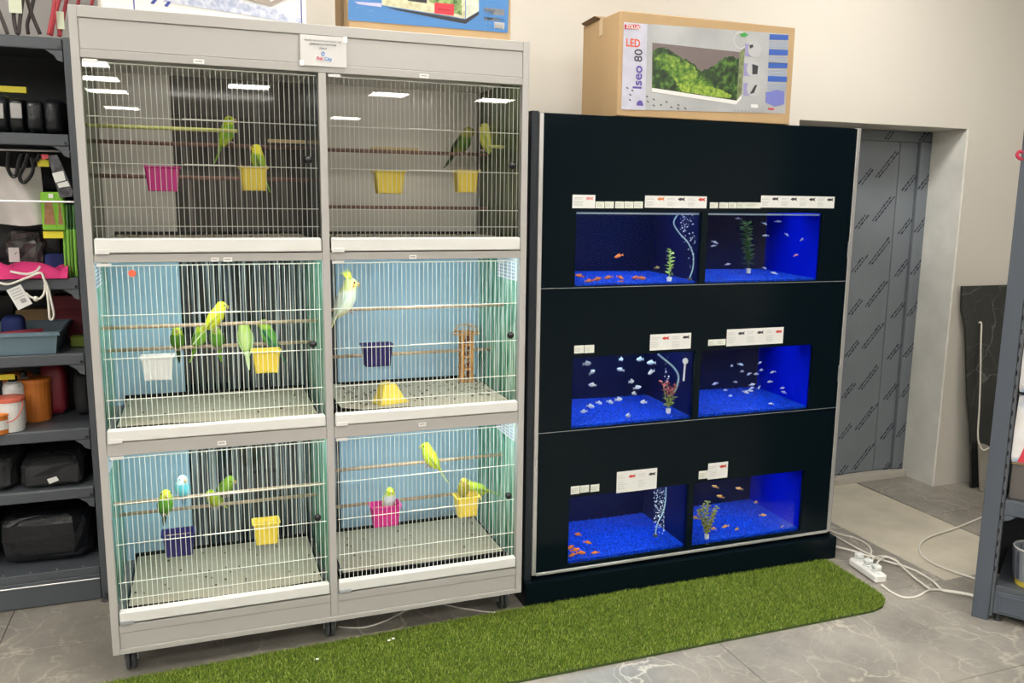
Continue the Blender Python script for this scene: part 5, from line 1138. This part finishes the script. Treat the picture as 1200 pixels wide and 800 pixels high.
# fifth and sixth levels: dark bags
for k, (x0, x1, z1, lab) in enumerate(((-.75, -.36, .585, 'charcoal folded fabric pile, left, fifth shelf level'), (-.355, -.135, .56, 'charcoal folded fabric pile, right, fifth shelf level'))):
    blob('fabric_pile', lab, 'fabric', x0, x1, SY+.02, SY+.36, .459, z1, m_gry, 15+k, 6, cr=.0045)
a, b = at(55, 566, SY+.012), at(69, 559, SY+.012); tag(MB().prism([at(x, y, SY+.006) for x, y in ((55, 561.5), (66, 558), (69, 562.5), (58, 567))], (0, .0012, 0)).build('white_tag', m_paperw), 'small white tag on the dark fabric of the fifth level', 'tag')
for k, (x0, x1, z1, lab) in enumerate(((-.85, -.47, .36, 'large black bag, left, bottom shelf level'), (-.46, -.12, .34, 'large black bag, right, bottom shelf level'))):
    blob('black_sack', lab, 'bag', x0, x1, SY+.08, SY+.40, .136, z1, m_blk, 20+k, 5, cr=.0045)

# ------------------------------------------------------------------ right shelf (turned towards the shop)
ra = math.atan2(-.826, .564)
rs = thing('corner_shelf', 'slate blue grey metal shelf unit cut by the right frame edge', 'shelf unit', (3.035, -.548, 0), rz=ra, local=True)
def T(name, a, b, m=m_shelf_r, ch=.0015, parent=None): return B(a, b, ch).build(name, m, parent or rs)
T('upright', (0, 0, .0), (.056, .03, 2.2)); T('inner_upright', (.0565, .004, .02), (.068, .045, 2.2), m_shelf)
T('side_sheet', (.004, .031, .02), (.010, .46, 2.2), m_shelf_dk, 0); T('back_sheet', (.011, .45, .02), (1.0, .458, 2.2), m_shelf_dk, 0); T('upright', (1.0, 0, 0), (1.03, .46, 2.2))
for (a, b) in ((.425, .48),):
    sh = T('shelf_board', (.069, .012, b-.012), (.999, .449, b), m_shelf); B((.069, .0, a), (.999, .0115, b), .002).build('front_lip', m_shelf_r if b < .6 else m_shelf, sh)
    MB().prism([(.07, .002, a-.001), (.11, .002, a-.001), (.098, .002, a-.012), (.085, .002, a-.02), (.07, .002, a-.026)], (0, .006, 0)).build('bracket', m_shelf_r, sh)
for z in (.885, 1.285, 1.685):
    sh = T('wire_shelf', (.069, .30, z-.006), (.999, .449, z), m_black, 0)
    for yq in (.012, .06, .11, .16, .21, .26): MB().tube([(.069, yq, z-.004), (.999, yq, z-.004)], .003, 6).build('shelf_wire', m_black, sh)
    MB().tube([(.075, .012, z+.03), (.999, .012, z+.03)], .0025, 6).build('shelf_wire', m_alu, sh)
T('base_shelf', (.069, .004, .125), (.999, .449, .145), m_shelf); T('kick_plate', (.069, .003, .035), (.999, .012, .124)); T('kick_frame', (.085, 0, .104), (.98, .0028, .112)); T('kick_frame', (.085, 0, .045), (.98, .0028, .052)); T('kick_frame', (.085, 0, .0525), (.092, .0028, .1035))
MB().lathe([(.014, 0), (.014, .005), (.005, .007), (.005, .035)], (.085, .03, 0), 12).build('levelling_foot', m_rubber, rs)
for z in [.2+.05*k for k in range(36)]: MB().box((.058, .0032, z), (.062, .0039, z+.018)).build('slot', m_black, rs)
def rl(x, y, z): return Vector((3.035+.564*x+.826*y, -.548-.826*x+.564*y, z))
bk = thing('small_bucket', 'clear plastic bucket with yellow base and dark stripes on the right shelf', 'bucket', rl(.175, .09, .1455), rz=ra, local=True)
MB().lathe([(.052, 0), (.056, .022), (.058, .022)], (0, 0, 0), 24).build('base', mat('bucket_yellow', (.62, .48, .06), .5), bk)
MB().lathe([(.056, .0225), (.068, .145), (.066, .145), (.054, .024)], (0, 0, 0), 24).build('wall', mat('bucket_grey', (.22, .24, .27), .3), bk)
MB().tube([(.068*math.cos(a*math.pi/12), .068*math.sin(a*math.pi/12), .146) for a in range(25)], .004, 6).build('rim', mat('bucket_rim', (.55, .56, .55), .4), bk)
for k in range(8):
    a0 = k*math.pi/4; MB().tube([(.0585*math.cos(a0), .0585*math.sin(a0), .03), (.068*math.cos(a0), .068*math.sin(a0), .135)], .005, 5).build('stripe', mat('bucket_stripe', (.03, .035, .06), .4), bk)
# food bags and goods
m_bagw = ramp_mat('printed_food_bag', [(.38, (.70, .68, .66)), (.52, (.74, .74, .76)), (.60, (.25, .42, .60)), (.70, (.62, .05, .08))], (1, 1, 1), 9, 2, .35)
for k, (x, y, z, h, lab) in enumerate(((.100, .045, .6245, .25, 'white pet food pouch with red corner, nearest the upright, right shelf'), (.162, .045, .6245, .25, 'second white and blue pet food pouch on the right shelf'), (.100, .05, .8865, .28, 'white and red pet food pouch one level higher on the right shelf'), (.162, .05, .8865, .30, 'pale pet food pouch one level higher, cut by the frame'), (.105, .05, 1.2865, .26, 'white pouch on the third level of the right shelf'))):
    t = thing('food_pouch', lab, 'pouch', rl(x, y, z), rz=ra+.0, local=True)
    rings = []
    for (zz, wx, wy) in ((0, .026, .02), (.02, .029, .026), (h*.5, .029, .022), (h*.85, .027, .008), (h, .026, .002)):
        rings.append([(-wx, -wy, zz), (wx, -wy, zz), (wx, wy, zz), (-wx, wy, zz)])
    MB().loft(rings).build('pouch', m_bagw if k != 1 else mat('pale_blue_pouch', (.50, .56, .66), .35), t)
    MB().prism([(-.008, -.028, .004), (.026, -.028, .004), (.027, -.0285, .08), (.008, -.0285, .06)], (0, .003, 0)).build('red_corner', mat('pouch_red', (.62, .04, .07), .4), t)
t = thing('display_carton', 'dark brown display carton under the pet food pouches, right shelf', 'box', rl(.235, .12, .4805), rz=ra, local=True); B((-.16, -.09, 0), (.2, .12, .135), .003).build('carton', mat('taupe_carton', (.11, .10, .095), .5), t); B((-.162, -.095, .135), (.205, .125, .1435), .002).build('lid', m_card_dk, t)
hk = thing('red_hook', 'small red plastic hook on the edge of the right shelf upright', 'hook', rl(-.004, .0, 1.715), rz=ra, local=True); MB().tube(smooth([(.012, .010, .02), (.0, -.002, .028), (-.008, -.006, .018), (-.002, -.006, .006), (.010, .006, .0)]), .006, 8).build('hook', mat('crimson_plastic', (.45, .02, .06), .4), hk, smooth=True)

for o in LOCALS:
    if '_local' in o: del o['_local']
